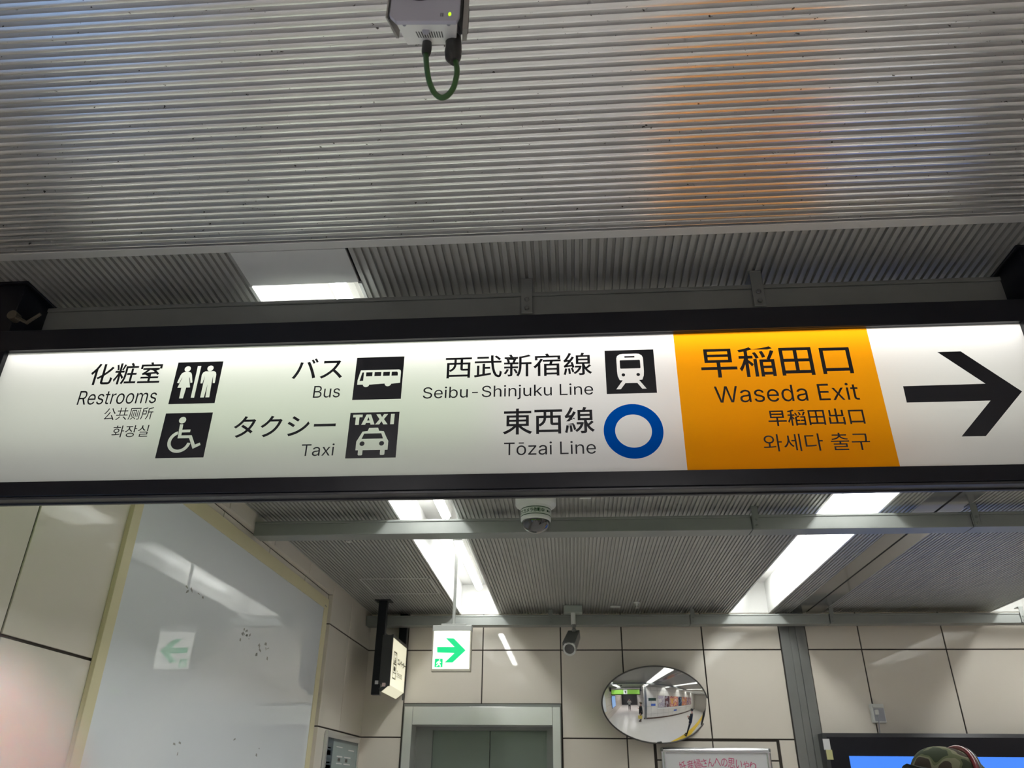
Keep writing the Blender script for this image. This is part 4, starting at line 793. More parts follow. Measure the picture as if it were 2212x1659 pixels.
def icon(tl, tr, br, bl, holes):
    P = [at_y(*p, SY) for p in (tl, tr, br, bl)]
    x0, x1 = (P[0].x + P[3].x) / 2, (P[1].x + P[2].x) / 2
    z1, z0 = (P[0].z + P[1].z) / 2, (P[2].z + P[3].z) / 2
    polys = [[(0, 0), (1, 0), (1, 1), (0, 1)]] + holes
    return flat('pictogram', [fill(polys)], lambda u, v: (x0 + u * (x1 - x0), LY, z0 + v * (z1 - z0)), M['black'], sign)


woman = [(.20, .765), (.29, .765), (.345, .735), (.37, .68), (.415, .505), (.375, .49), (.325, .64), (.325, .60), (.39, .385), (.305, .385), (.29, .13), (.205, .13), (.20, .385),
         (.112, .385), (.165, .60), (.165, .64), (.125, .49), (.08, .505), (.115, .68), (.14, .735)]
man = [(.65, .765), (.84, .765), (.885, .735), (.905, .68), (.91, .475), (.866, .475), (.84, .66), (.84, .50), (.857, .14), (.775, .14), (.757, .455), (.74, .14), (.66, .14), (.66, .66),
       (.64, .475), (.597, .475), (.585, .68), (.605, .735)]
icon((385.4, 783.6), (483, 781.5), (464.4, 871.5), (365, 873.8), [
    circle(.243, .835, .068), circle(.745, .835, .068), woman, man, [(.455, .14), (.53, .14), (.53, .9), (.455, .9)]])
wc, wr0, wr1 = (.425, .355), .175, .245
wheel = circle(*wc, wr1, 24, math.radians(108), math.radians(352)) + circle(*wc, wr0, 24, math.radians(108), math.radians(352))[::-1]
sitter = [(.355, .745), (.425, .745), (.43, .622), (.605, .622), (.605, .56), (.435, .56), (.437, .495), (.655, .495), (.765, .285), (.86, .325), (.885, .272), (.735, .19), (.615, .43), (.37, .43)]
icon((359.4, 893.8), (460.3, 891.7), (440.3, 989), (335.5, 990.3), [circle(.39, .838, .075), wheel, sitter])
bus = [(.066, .352), (.185, .352)] + circle(.253, .36, .068, 10, math.radians(190), math.radians(350)) + [(.635, .365)] + circle(.705, .367, .068, 10, math.radians(190), math.radians(350)) + [
    (.955, .375), (.955, .63), (.945, .67), (.91, .69), (.112, .69), (.066, .46)]
icon((771.4, 773.8), (873.6, 770.4), (866.7, 862), (761.4, 865), [
    bus, [(.108, .44), (.183, .44), (.183, .64), (.148, .64)], [(.23, .545), (.362, .545), (.362, .64), (.23, .64)], [(.406, .545), (.545, .545), (.545, .64), (.406, .64)],
    [(.588, .545), (.725, .545), (.725, .64), (.588, .64)], [(.763, .545), (.892, .545), (.892, .61), (.872, .64), (.763, .64)]])
T_ = [(.063, .955), (.255, .955), (.255, .895), (.195, .895), (.195, .725), (.12, .725), (.12, .895), (.063, .895)]
A_ = [(.335, .955), (.425, .955), (.515, .725), (.435, .725), (.422, .765), (.338, .765), (.325, .725), (.245, .725)]
A_h = [(.355, .82), (.405, .82), (.38, .895)]
X_ = [(.53, .955), (.615, .955), (.652, .888), (.69, .955), (.772, .955), (.695, .842), (.778, .725), (.692, .725), (.652, .797), (.61, .725), (.525, .725), (.607, .842)]
I_ = [(.83, .725), (.905, .725), (.905, .955), (.83, .955)]
car = [(.24, .17), (.24, .075), (.255, .06), (.315, .06), (.33, .075), (.33, .17), (.68, .17), (.68, .075), (.695, .06), (.755, .06), (.77, .075), (.77, .17), (.825, .17), (.825, .36), (.79, .42),
       (.715, .575), (.62, .585), (.595, .655), (.415, .655), (.39, .585), (.29, .575), (.215, .42), (.185, .36), (.185, .17)]
icon((758, 892.5), (863.5, 890), (855, 988.3), (745.4, 991.6), [T_, A_, A_h, X_, I_, car, [(.285, .415), (.715, .415), (.67, .53), (.325, .53)], circle(.305, .31, .05), circle(.695, .31, .05)])
train = [(.335, .30), (.195, .10), (.285, .10), (.385, .235), (.625, .235), (.715, .10), (.80, .10), (.665, .30), (.73, .305), (.765, .40), (.775, .50), (.775, .81), (.755, .865), (.70, .905), (.635, .912),
         (.37, .912), (.305, .905), (.25, .865), (.232, .81), (.232, .50), (.24, .40), (.275, .305)]
icon((1306, 758.4), (1411, 755.5), (1419, 849.5), (1310.5, 851.7), [
    train, [(.40, .822), (.605, .822), (.605, .858), (.40, .858)], rrect(.298, .712, .568, .765, .02), circle(.355, .425, .036), circle(.655, .425, .036)])

# the back of the sign, lit lime green (seen in the mirror)
M['lime'] = mat('lit_lime_face', (.3, .6, .1), .4, emit=((.30, .66, .10), .36))
M['lit_white'] = mat('lit_white_patch', (.8, .8, .8), .4, emit=((.9, .95, .92), .5))
bk = MB().box(SX0, SX1, BY, BY + .003, SZ0 + .02, SZ1 + .02).build('rear_panel', M['lime'], sign)
MB().box(-.36, .02, BY + .003, BY + .0045, SZ0 + .02, SZ1 + .02).build('white_patch', M['lit_white'], bk)
flat('pictogram', [fill([[(-.17 + (u - .74) * .5, 2.33 + v * .34) for u, v in man]]), fill([circle(-.17, 2.33 + .835 * .34, .03)])], lambda u, v: (u, BY + .005, v), M['black'], bk)

# posts that hold the sign to the ceiling
for x0, x1 in ((-1.845, -1.738), (1.362, 1.47)):
    s = 1 if x0 < 0 else -1
    k = MB()
    k.box(x0, x1, 1.932, 2.11, 2.60, ZC - .006)
    k.box(min(x0, x0 + s * .12) if s > 0 else x1 - .12, x0 + .12 if s > 0 else x1, 1.925, 1.98, 2.62, 2.76)
    p = k.build('hanger_post', M['navy'], sign, bevel=0.004)
    MB().box(x0 - .012, x1 + .012, 1.92, 2.125, ZC - .008, ZC - .0005).build('flange', M['navy'], p, bevel=0.002)

# pipe clamp seen behind the left end of the sign
M['clamp'] = mat('tarnished_brass', (.10, .085, .06), .5, .4)
q = at_y(38, 690, 1.926)
pc = thing('pipe_clamp', 'small dull metal clamp with a lever, beside the left end of the big sign', 'clamp', tuple(q))
MB().cyl(q + Vector((0, -.03, 0)), q + Vector((0, -.002, 0)), .016, 16).build('clamp_body', M['clamp'], pc, bevel=.002)
e1 = at_y(58, 697, 1.905)
e2 = at_y(88, 678, 1.905)
MB().tube([q + Vector((0, -.022, 0)), e1, e2], [.006, .006, .005], 10).build('lever', M['clamp'], pc, smooth=True)

# ---------------------------------------------------------------- rails hung under the ceiling
def rail(y, x0, x1, brackets, joints, label):
    t = thing('ceiling_rail', label, 'rail', ((x0 + x1) / 2, y, 2.86), 'steel rails hung across under the ceiling')
    cuts = [x0] + list(joints) + [x1]
    mb = MB()
    for a, b in zip(cuts, cuts[1:]):
        a2, b2 = a + (.002 if a != x0 else 0), b - (.002 if b != x1 else 0)
        mb.box(a2, b2, y, y + .115, 2.864, 2.936)
        mb.box(a2, b2, y - .004, y + .115, 2.936, 2.95)
    mb.build('beam_profile', M['rail'], t, bevel=.003)
    for x in brackets:
        b = MB()
        b.box(x, x + .036, y - .009, y - .005, 2.868, ZC - .001)
        b.box(x, x + .036, y - .009, y + .06, ZC - .006, ZC - .001)
        k = b.build('bracket', M['rail'], t, bevel=.001)
        for z in (2.885, 2.918):
            MB().lathe((x + .018, y - .009, z), (0, -1, 0), [(0, .0075), (.004, .0075), (.006, .005)], 6).build('bolt', M['steel_dark'], k)
    return t


rail(2.012, -1.70, 1.335, (-.128, .588), (), 'grey hanger rail directly behind the top of the big sign')
rail(4.28, XW + .003, 6.0, (-.153, 1.045, 2.245, 3.445), (1.04, 2.24, 3.44), 'grey hanger rail crossing the view behind the dome camera')
rail(7.045, XW + .003, 6.0, (-.19, 1.065, 2.265, 3.86), (1.06, 2.26, 3.86), 'grey hanger rail along the foot of the ceiling at the far tiled wall')

# ---------------------------------------------------------------- dome camera
dc = at_z(1157, 1072, ZC)
dc.y = 4.06
dome = thing('dome_camera', 'white dome security camera with a green lettered band, on the ceiling below the big sign', 'security camera', (dc.x, dc.y, 2.75))
zt = ZC - .001
zr = at_y(1157, 1092, dc.y - .08).z
zb = at_y(1157, 1117, dc.y - .08).z
zd = at_y(1157, 1147.5, dc.y - .03).z
MB().lathe((dc.x, dc.y, 0), (0, 0, 1), [(zr, .083), (zr + .012, .088), (zr + .022, .108), (zr + .030, .113), (zt, .113)], 48).build('base_ring', M['plastic'], dome, smooth=True)
MB().lathe((dc.x, dc.y, 0), (0, 0, 1), [(zb - .006, .074), (zb, .080), (zb + .006, .083), (zr + .002, .083)], 48).build('body', M['plastic'], dome, smooth=True)
pr = [(zd + (zb - zd) * (1 - math.cos(a * math.pi / 24)), .078 * math.sin(a * math.pi / 24)) for a in range(1, 13)]
MB().lathe((dc.x, dc.y, 0), (0, 0, 1), [(zd, .002)] + pr, 48).build('dome', M['lens'], dome, smooth='all')
zl0, zl1 = zb + (zr - zb) * .30, zb + (zr - zb) * .98


def around(u, v):
    a = math.radians(-90 + u)
    return (dc.x + .0842 * math.cos(a), dc.y + .0842 * math.sin(a), v)


def band(mb, a0, a1, z0, z1, r):
    n = 24
    for i in range(n):
        p, q = [math.radians(-90 + a0 + (a1 - a0) * (i + k) / n) for k in (0, 1)]
        mb.quad(*[(dc.x + r * math.cos(a), dc.y + r * math.sin(a), z) for a, z in ((p, z0), (q, z0), (q, z1), (p, z1))])


mb = MB()
band(mb, -88, 80, zl0, zl1, .0836)
k = mb.build('label_band', mat('pale_label', (.62, .66, .60), .4), dome)
M['green_ink'] = mat('green_ink', (.012, .06, .02), .5)
mb = MB()
band(mb, -88, 80, zl0, zl0 + (zl1 - zl0) * .1, .0840)
mb.build('border', M['green_ink'], k)
mb = MB()
band(mb, -88, 80, zl1 - (zl1 - zl0) * .1, zl1, .0840)
mb.build('border', M['green_ink'], k)
h = zl1 - zl0
vs, fs = fit(words_outline('防犯カメラ作動中', .03), -78, 36, zl0 + h * .22, zl1 - h * .22)
flat('lettering', [(vs, fs)], around, M['green_ink'], k)
flat('lettering', [fill([[(48, zl0 + .4 * h), (58, zl0 + .4 * h), (58, zl0 + .65 * h), (48, zl0 + .65 * h)], ]), fill([[(60, zl0 + .5 * h), (66, zl0 + .35 * h), (66, zl0 + .7 * h)]])], around, M['green_ink'], k)

# ---------------------------------------------------------------- bullet camera
bt = thing('bullet_camera', 'small grey bullet camera hanging from a ceiling box in front of the tiled wall', 'security camera', (.03, 6.9, 2.7))
p0, p1 = at_y(1217.5, 1307, 6.87), at_y(1257.8, 1322, 6.87)
MB().box(p0.x, p1.x, 6.87, 6.99, p1.z, ZC - .001).build('mount_box', mat('pale_green_grey', (.34, .38, .35), .45), bt, bevel=.003)
s0, s1 = at_y(1238, 1327, 6.92), at_y(1238.5, 1349, 6.92)
MB().cyl((s0.x, 6.92, p1.z + .002), (s0.x, 6.92, s1.z), .021, 20).build('stem', M['plastic'], bt, smooth=True)
j = at_y(1240, 1361, 6.92)
mb = MB()
mb.ellipsoid((s0.x + .003, 6.92, s1.z - .012), .022, .022, .022, 16, 10)
mb.cyl((s0.x + .003, 6.92, s1.z - .02), (j.x, 6.93, j.z), .013, 14)
mb.ellipsoid(j, .02, .02, .02, 16, 10)
mb.build('ball_joint', M['steel_dark'], bt, smooth=True)
fr, bk = at_y(1230.2, 1401.6, 6.72), at_y(1241, 1374, 6.97)
ax = (fr - bk).normalized()
sd = ax.cross(Vector((0, 0, 1))).normalized()
uv = sd.cross(ax)


def along(d, s, u):
    return bk + ax * d + sd * s + uv * u


L_ = (fr - bk).length
oct_ = lambda r: [(r * math.cos(math.radians(a)), r * math.sin(math.radians(a))) for a in range(0, 360, 20)]
mb = MB()
mb.lathe(bk, ax, [(0, .03), (.01, .042), (L_ - .01, .046), (L_, .046)], 28)
mb.build('body', M['greyplastic'], bt, smooth=True)
mb = MB()
for s in (-1, 1):
    mb = mb if s < 0 else mb
    mb.hexa([along(0, s * .05, -.02), along(L_ + .01, s * .055, -.02), along(L_ + .01, s * .051, -.02), along(0, s * .046, -.02)],
            [along(0, s * .05, .05), along(L_ + .01, s * .055, .052), along(L_ + .01, s * .051, .052), along(0, s * .046, .05)])
mb.hexa([along(0, -.05, .046), along(L_ + .01, -.055, .05), along(L_ + .01, .055, .05), along(0, .05, .046)],
        [along(0, -.05, .051), along(L_ + .01, -.055, .055), along(L_ + .01, .055, .055), along(0, .05, .051)])
mb.build('hood', M['steel_dark'], bt)
mb = MB()
mb.lathe(along(L_, 0, 0), ax, [(0, .057), (.006, .057), (.006, .043), (.002, .042)], 32, True, False)
mb.build('face_ring', M['plastic'], bt, smooth=True)
MB().lathe(along(L_, 0, 0), ax, [(.001, .0425), (.0045, .040), (.006, .025), (.0065, .002)], 32).build('lens', M['lens'], bt, smooth=True)

# ---------------------------------------------------------------- box camera hanging close overhead
bc = thing('box_camera', 'grey box camera close overhead with a lit green lamp and looped green cable', 'security camera', tuple(at_y(920, 45, .86)))
Yf = .80
C = lambda x, y, Y=Yf: at_y(x, y, Y)
top = .155
fl, frr = C(836.5, 33), C(996.5, 33)
cl, cr = C(853, 46), C(988, 45)
zt = cl.z + top
prof = [(fl.x, zt), (fl.x, fl.z), (cl.x, cl.z), (cr.x, cr.z), (frr.x, frr.z), (frr.x, zt)]
mb = MB()
mb.extrude([(u, v + (.007 if 1 < k < 4 else .003 if k in (1, 4) else 0)) for k, (u, v) in enumerate(prof)], lambda u, v, h: (u, Yf + h, v), .006, .0095)
mb.box(fl.x + .012, frr.x - .004, Yf + .02, Yf + .10, C(880, 97, .905).z + .012, zt)
mb.build('body', M['rubber'], bc, bevel=.002)
i = .0035
prof2 = [(fl.x + i, zt - i), (fl.x + i, fl.z), (cl.x + i * .5, cl.z), (cr.x - i * .5, cr.z), (frr.x - i, frr.z), (frr.x - i, zt - i)]
face = MB().extrude(prof2, lambda u, v, h: (u, Yf + h, v), 0, .007).build('front_plate', mat('blue_grey_plate', (.46, .46, .54), .5), bc, bevel=.001)
lc = C(914, -30)
lr = (C(953, 0).x - C(878, 0).x) / 2 * 48 / 37.5
MB().lathe((lc.x, Yf, lc.z), (0, -1, 0), [(0, lr), (.004, lr), (.006, lr * .92), (.003, lr * .8)], 48, False, False).build('lens_ring', M['navy'], bc, smooth=True)
MB().lathe((lc.x, Yf, lc.z), (0, -1, 0), [(.001, lr * .84), (.006, lr * .6), (.009, lr * .3), (.0095, .001)], 48, False).build('lens', mat('grey_lens', (.10, .11, .11), .12, coat=1.0), bc, smooth='all')
lp = C(971.5, 30.5)
MB().ellipsoid((lp.x, Yf, lp.z), .0024, .0015, .0046, 16, 10).build('status_lamp', M['led'], face, smooth='all')
for x in (952.5, 956.5):
    q = C(x, 32)
    MB().box(q.x - .0006, q.x + .0006, Yf - .0004, Yf + .002, q.z - .004, q.z + .004).build('slot', M['black'], face)
# silver underside with vent slots
Yb = .872
bl, br = C(880, 97, Yb), C(985, 96, Yb)
cl2, cr2 = C(853, 46, Yf + .004), C(988, 45, Yf + .004)
under = MB()
under.hexa([cl2, cr2, br, bl], [cl2 + Vector((0, .004, .02)), cr2 + Vector((0, .004, .02)), br + Vector((0, 0, .05)), bl + Vector((0, 0, .05))])
under = under.build('underside_plate', mat('silver_plate', (.85, .85, .83), .35, .1), bc, bevel=.0015)
O, U, V = cl2, cr2 - cl2, bl - cl2
V2 = br - cr2


def up_(u, v, h=0):
    a = cl2.lerp(cr2, u)
    b = bl.lerp(br, u)
    n = (cr2 - cl2).cross(bl - cl2).normalized()
    if n.z > 0:
        n = -n
    return a.lerp(b, v) + n * h


mb = MB()
for k in range(11):
    u = .27 + .045 * k
    p = [up_(u, .42, .0004), up_(u + .02, .42, .0004), up_(u + .035, .68, .0004), up_(u + .015, .68, .0004)]
    mb.hexa([q + Vector((0, .001, .001)) for q in p], p)
mb.build('vent_slot', M['rubber'], under)
k = up_(.46, .40)
MB().lathe(k, (0, -.6, -.8), [(0, .006), (.003, .006), (.004, .004)], 16).build('screw', M['greyplastic'], under, smooth=True)
for u in (.13, .86):
    MB().lathe(up_(u, .12), (0, -.6, -.8), [(0, .0035), (.0012, .003)], 12).build('screw', M['greyplastic'], under, smooth=True)
M['shield'] = mat('warm_grey_metal', (.30, .29, .27), .4, .4)
mb = MB()   # outer side shields
mb.hexa([C(999, 62, .81), C(1010.5, 62, .81), C(1008, 88, .9), C(998, 90, .9)], [Vector((p.x, p.y, zt)) for p in (C(999, 62, .81), C(1010.5, 62, .81), C(1008, 88, .9), C(998, 90, .9))])
mb.build('side_shield', M['shield'], bc)
mb = MB()
mb.hexa([C(832.8, 38, .81), C(836, 38, .81), C(862, 83, .9), C(856, 83, .9)], [Vector((p.x, p.y, zt)) for p in (C(832.8, 38, .81), C(836, 38, .81), C(862, 83, .9), C(856, 83, .9))])
mb.build('side_shield', M['shield'], bc)
Yc = .865
k = MB().tube([C(923, 88, Yc), C(922, 101, Yc), C(921, 112, Yc), C(920, 118, Yc)], [.0075, .0085, .0082, .0065], 16).build('small_connector', M['rubber'], bc, smooth=True)
k = MB().tube([C(978, 66, Yc), C(979, 86, Yc), C(980, 98, Yc), C(979, 112, Yc), C(979, 124, Yc), C(982, 134, Yc)], [.012, .0135, .0135, .0145, .0135, .008], 20).build('large_connector', M['rubber'], bc, smooth=True)
MB().tube([C(978, 64, Yc), C(978.5, 84, Yc)], [.0135, .0142], 20).build('collar', M['greyplastic'], k, smooth=True)
loop = []
ctl = [(920, 116), (921, 135), (923, 155), (928, 178), (938, 200), (953, 211), (968, 205), (980, 188), (986, 165), (987, 148), (984, 132)]
for i in range(len(ctl) - 1):
    a, b, c, d = [Vector((*ctl[max(0, min(len(ctl) - 1, i + q))], 0)) for q in (-1, 0, 1, 2)]
    for s in range(5):
        t = s / 5
        p = .5 * ((2 * b) + (c - a) * t + (2 * a - 5 * b + 4 * c - d) * t * t + (3 * b - a - 3 * c + d) * t ** 3)
        loop.append(C(p.x, p.y, Yc))
loop.append(C(*ctl[-1], Yc))
MB().tube(loop, .0047, 12).build('cable', M['greencable'], bc, smooth='all')
mb = MB()   # arm to the ceiling, above the frame
mb.cyl(((fl.x + frr.x) / 2, .9, zt - .01), ((fl.x + frr.x) / 2, .9, ZC - .001), .016, 16)
mb.lathe(((fl.x + frr.x) / 2, .9, ZC - .012), (0, 0, 1), [(0, .05), (.011, .05)], 24)
mb.build('ceiling_arm', M['greyplastic'], bc, smooth=True)

# ---------------------------------------------------------------- green arrow exit sign on its pole
ye = 5.66
E5 = lambda x, y, Y=ye: at_y(790 + x / 6.38, 1280 + y / 6.38, Y)
ex = thing('exit_sign', 'lit white exit sign with a green right arrow, hung on a white pole', 'sign', tuple(E5(1195, 450)))
a, b = E5(928, 450), E5(1468, 528)
x0, x1, zt, zc = (E5(912, 600).x + E5(905, 1080).x) / 2, (E5(1462, 600).x + E5(1437, 1080).x) / 2, a.z, b.z
zb = E5(1180, 1085).z
dp = .06
MB().box(x0 - .002, x1 + .002, ye - .004, ye + dp, zc, zt).build('top_cap', M['plastic'], ex, bevel=.004)
MB().box(x0, x1, ye, ye + dp - .004, zb, zc).build('case', mat('cream_case', (.66, .62, .52), .4), ex, bevel=.003)
fi = .010
fx0, fx1, fz0, fz1 = x0 + fi, x1 - fi, zb + .016, zc
f = MB().box(fx0, fx1, ye - .002, ye + .004, fz0, fz1).build('lit_face', M['exit_face'], ex)
pl = [(985, 752), (1225, 752), (1105, 628), (1215, 632), (1378, 798), (1197, 967), (1087, 965), (1222, 835), (985, 828)]
P = [E5(x, y) for x, y in pl]
flat('arrow', [fill([[(p.x, p.z) for p in P]])], on(ye - .003), M['exit_green'], f)
g0, g1 = E5(948, 1029), E5(1064, 912)
gx = lambda u, v: (g0.x + u * (g1.x - g0.x), ye - .003, g0.z + v * (g1.z - g0.z))
run = [(.40, .70), (.52, .74), (.66, .68), (.80, .56), (.75, .49), (.62, .57), (.60, .42), (.74, .30), (.78, .06), (.67, .06), (.62, .24), (.50, .32), (.40, .16), (.22, .08), (.18, .17), (.33, .26), (.42, .42), (.44, .58), (.32, .50), (.28, .36), (.20, .38), (.24, .56)]
flat('running_figure', [fill([[(0, 0), (1, 0), (1, 1), (0, 1)], run, circle(.60, .84, .075)])], gx, M['exit_green'], f)
mb = MB()
q0, q1 = E5(1040, 445), E5(1375, 430)
mb.box(q0.x, q1.x, ye + .005, ye + dp - .005, zt, zt + .012)
mb.build('pole_foot', M['plastic'], ex, bevel=.002)
px = E5(1205, 430).x
MB().cyl((px, ye + .025, zt + .01), (px, ye + .025, ZC + .26), .0115, 16).build('pole', M['plastic'], ex, smooth=True)
MB().lathe((px, ye + .025, ZC + .24), (0, 0, 1), [(0, .018), (.004, .045), (.018, .05), (.034, .05)], 32).build('ceiling_rose', M['plastic'], ex, smooth=True)

# ---------------------------------------------------------------- hanging lift sign, lit on its right face
XE = -1.485
tl, tr_, br_, bl_ = [at_x(790 + x / 6.38, 1280 + y / 6.38, XE) for x, y in ((388, 622), (655, 850), (625, 1440), (330, 1272))]
ya, yz = (tl.y + bl_.y) / 2, 7.19
z1, z0 = (tl.z + tr_.z) / 2, (bl_.z + br_.z) / 2
es = thing('lift_sign', 'dark-framed hanging lift sign with a lit cream face, on two black posts near the corner', 'sign', (-1.55, ya, z0 - .1))
XB = XE - .09
mb = MB()
mb.box(XB, XE - .008, ya - .012, yz + .012, z0 + .004, z1 + .02)
mb.build('case', M['underside'], es, bevel=.002)
mb = MB()
mb.box(XE - .012, XE + .002, ya - .016, yz + .016, z1, z1 + .024)
mb.box(XE - .012, XE + .002, yz, yz + .016, z0 - .06, z1)
mb.box(XE - .012, XE + .0, ya - .016, ya, z0 - .01, z1)
mb.build('frame', M['underside'], es)
lit = MB().box(XE - .008, XE - .002, ya, yz, z0, z1).build('lit_face', M['lift_face'], es)
mb = MB()
mb.hexa([(XB + .02, ya, z0 - .05), (XB + .024, ya, z0 - .05), (XB + .024, yz, z0 - .05), (XB + .02, yz, z0 - .05)], [(XE - .008, ya, z0), (XE - .002, ya, z0), (XE - .002, yz, z0), (XE - .008, yz, z0)])
mb.build('lit_lower_edge', M['lift_face'], es)
for h0, h1 in ((ya - .012, ya), (yz, yz + .012)):
    MB().extrude([(XB, z0 - .03), (XB + .02, z0 - .055), (XE - .005, z0 - .002), (XE - .012, z0 + .01)], lambda u, v, h: (u, h, v), h0, h1).build('end_plate', M['underside'], es)
hY, hZ = yz - ya, z1 - z0
onx = lambda u, v: (XE + .0005, ya + u * hY, z0 + v * hZ)
M['ink'] = mat('brown_black_ink', (.02, .018, .012), .5)
flat('pictogram', [fill([[(.11, .16), (.33, .16), (.33, .74), (.11, .74)], [(.135, .49), (.305, .49), (.305, .71), (.135, .71)], [(.135, .30), (.305, .30), (.305, .46), (.135, .46)], [(.135, .185), (.305, .185), (.305, .28), (.135, .28)]]),
                   fill([[(.16, .66), (.215, .66), (.19, .695)]]), fill([[(.23, .695), (.285, .695), (.257, .66)]]), fill([circle(.22, .60, .022)]), fill([[(.17, .5), (.27, .5), (.25, .575), (.19, .575)]]),
                   fill([[(.16, .33), (.28, .33), (.28, .4), (.25, .43), (.19, .43), (.16, .4)]])], onx, M['ink'], lit)
flat('lettering', [fit(words_outline('エレベーター', .05), .40, .97, .50, .66)], onx, M['ink'], lit)
flat('lettering', [fit(words_outline('Elevator'), .40, .80, .24, .38)], onx, M['ink'], lit)
pp = at_z(829.5, 1297, ZC)
for y in (pp.y, 7.205):
    xo = pp.x if y < 7 else XB + .045
    k = MB().box(xo - .036, xo + .036, y - .03, y + .03, z0 - .075 if y < 7 else z1 + .02, ZC - .006).build('post', M['navy'], es, bevel=.003)
    if y < 7:
        MB().box(pp.x - .07, pp.x + .07, y - .05, y + .07, ZC - .008, ZC - .001).build('flange', M['navy'], k, bevel=.002)
s = at_y(813.5, 1474, pp.y - .03)
MB().box(s.x - .014, s.x + .014, pp.y - .0312, pp.y - .0302, s.z - .014, s.z + .014).build('label_tag', M['paper'], es)
s = at_y(829, 1479, ya - .012)
MB().box(s.x - .014, s.x + .014, ya - .0132, ya - .0122, s.z - .014, s.z + .014).build('label_tag', mat('pink_label', (.55, .42, .40), .5), es)
MB().box(XB - .05, XB + .002, pp.y - .02, 7.2, z1 - .02, z1 + .05).build('carrier_rail', M['navy'], es)

# ---------------------------------------------------------------- oval convex mirror
MR, MCY = 0.981, 7.05
mn = Vector((.165, -1, -.133)).normalized()
mc = at_y(1416.5, 1521.5, MCY)
mA, mB_, mO = .470, .303, .031      # half axes, and the outline's offset on the dome
mir = thing('convex_mirror', 'oval convex mirror on the tiled wall reflecting the concourse', 'mirror', (mc.x, YB, mc.z))
mU = Vector((0, 0, 1)).cross(mn).normalized()
mU = -mU if mU.x < 0 else mU
mV = mU.cross(mn).normalized()
mV = -mV if mV.z < 0 else mV
mctr = mc - mn * MR


def mpt(a, b, h=0.0):
    """point of the mirror dome a, b metres off its centre"""
    a += mO
    w = math.sqrt(MR * MR - a * a - b * b)
    return mctr + mU * a + mV * b + mn * (w + h)


ring_n, rad_n = 96, 20
vs = [mpt(0, 0)]
for r in range(1, rad_n + 1):
    for k in range(ring_n):
        t = 2 * math.pi * k / ring_n
        vs.append(mpt(mA * r / rad_n * math.cos(t), mB_ * r / rad_n * math.sin(t)))
fs = [(0, 1 + k, 1 + (k + 1) % ring_n) for k in range(ring_n)]
for r in range(rad_n - 1):
    for k in range(ring_n):
        a, b = 1 + r * ring_n + k, 1 + r * ring_n + (k + 1) % ring_n
        fs.append((a, a + ring_n, b + ring_n, b))
MB().add(vs, fs).build('mirror_dome', M['chrome'], mir, smooth='all')
pts = [mpt(mA * math.cos(2 * math.pi * k / 96), mB_ * math.sin(2 * math.pi * k / 96), .0) for k in range(97)]
MB().tube(pts, .0065, 8, False).build('rim', mat('dark_rim', (.07, .065, .06), .5), mir, smooth='all')
back = [mpt(mA * math.cos(2 * math.pi * k / 48), mB_ * math.sin(2 * math.pi * k / 48), -.004) for k in range(48)]
mb = MB()
mb.add(back + [p.lerp(mc, .3) - mn * .025 for p in back], [(k, (k + 1) % 48, 48 + (k + 1) % 48, 48 + k) for k in range(48)] + [tuple(range(48, 96))])
mb.build('back_shell', M['rubber'], mir)
MB().cyl(mpt(0, 0, -.05), (mc.x - .02, YB + .005, mc.z), .03, 16).build('wall_bracket', M['steel_dark'], mir, smooth=True)
bp = mpt(0, -mB_ * .975, .001)
MB().box(bp.x - .02, bp.x + .02, bp.y - .004, bp.y + .004, bp.z - .005, bp.z + .004).build('clip', M['rubber'], mir)

# ---------------------------------------------------------------- big white board in the left recess
nb = thing('notice_board', 'large blank white gloss board in a cream frame on the left wall', 'board', (XR, 4.5, .9))
n0, n1, m0, m1, zt, zi, zlo = 3.049, 5.937, 3.117, 5.838, 2.853, 2.772, .85
fx = XR + .021
mb = MB()
mb.box(XR + .0005, fx, n0, n1, zi, zt)
mb.box(XR + .0005, fx, n0, m0, zlo, zi)
mb.box(XR + .0005, fx, m1, n1, zlo, zi)
mb.box(XR + .0005, fx, n0, n1, zlo - .08, zlo)
mb.build('frame', M['frame_cream'], nb, bevel=.0015)
MB().box(XR + .0005, fx - .004, m0, m1, zlo, zi).build('panel', M['board'], nb)
for dy in (.018, .048):
    MB().lathe((fx, m1 + dy, zi + .02 + dy * .0), (1, 0, 0), [(0, .0065), (.002, .0055)], 12).build('screw', M['steel_dark'], nb)
mb = MB()
rnd = random.Random(3)
for cy, cz, n, sy, sz in ((4.42, 2.335, 9, .10, .03), (4.72, 2.30, 10, .12, .035), (3.72, 2.42, 5, .12, .03), (4.55, 1.80, 1, .02, .02), (3.9, 1.70, 3, .3, .06), (4.9, 1.73, 2, .2, .03)):
    for _ in range(n):
        y, z, w, h = cy + rnd.gauss(0, sy * .5), cz + rnd.gauss(0, sz * .6), rnd.uniform(.004, .02), rnd.uniform(.002, .009)
        a = rnd.uniform(-.5, .5)
        x = fx - .0035
        mb.quad((x, y - w, z - h - a * w), (x, y + w, z - h + a * w), (x, y + w * .8, z + h + a * w), (x, y - w * .7, z + h - a * w))
tag(mb.build('tape_residue', mat('grey_residue', (.26, .26, .25), .7), nb), 'grey tape residue')

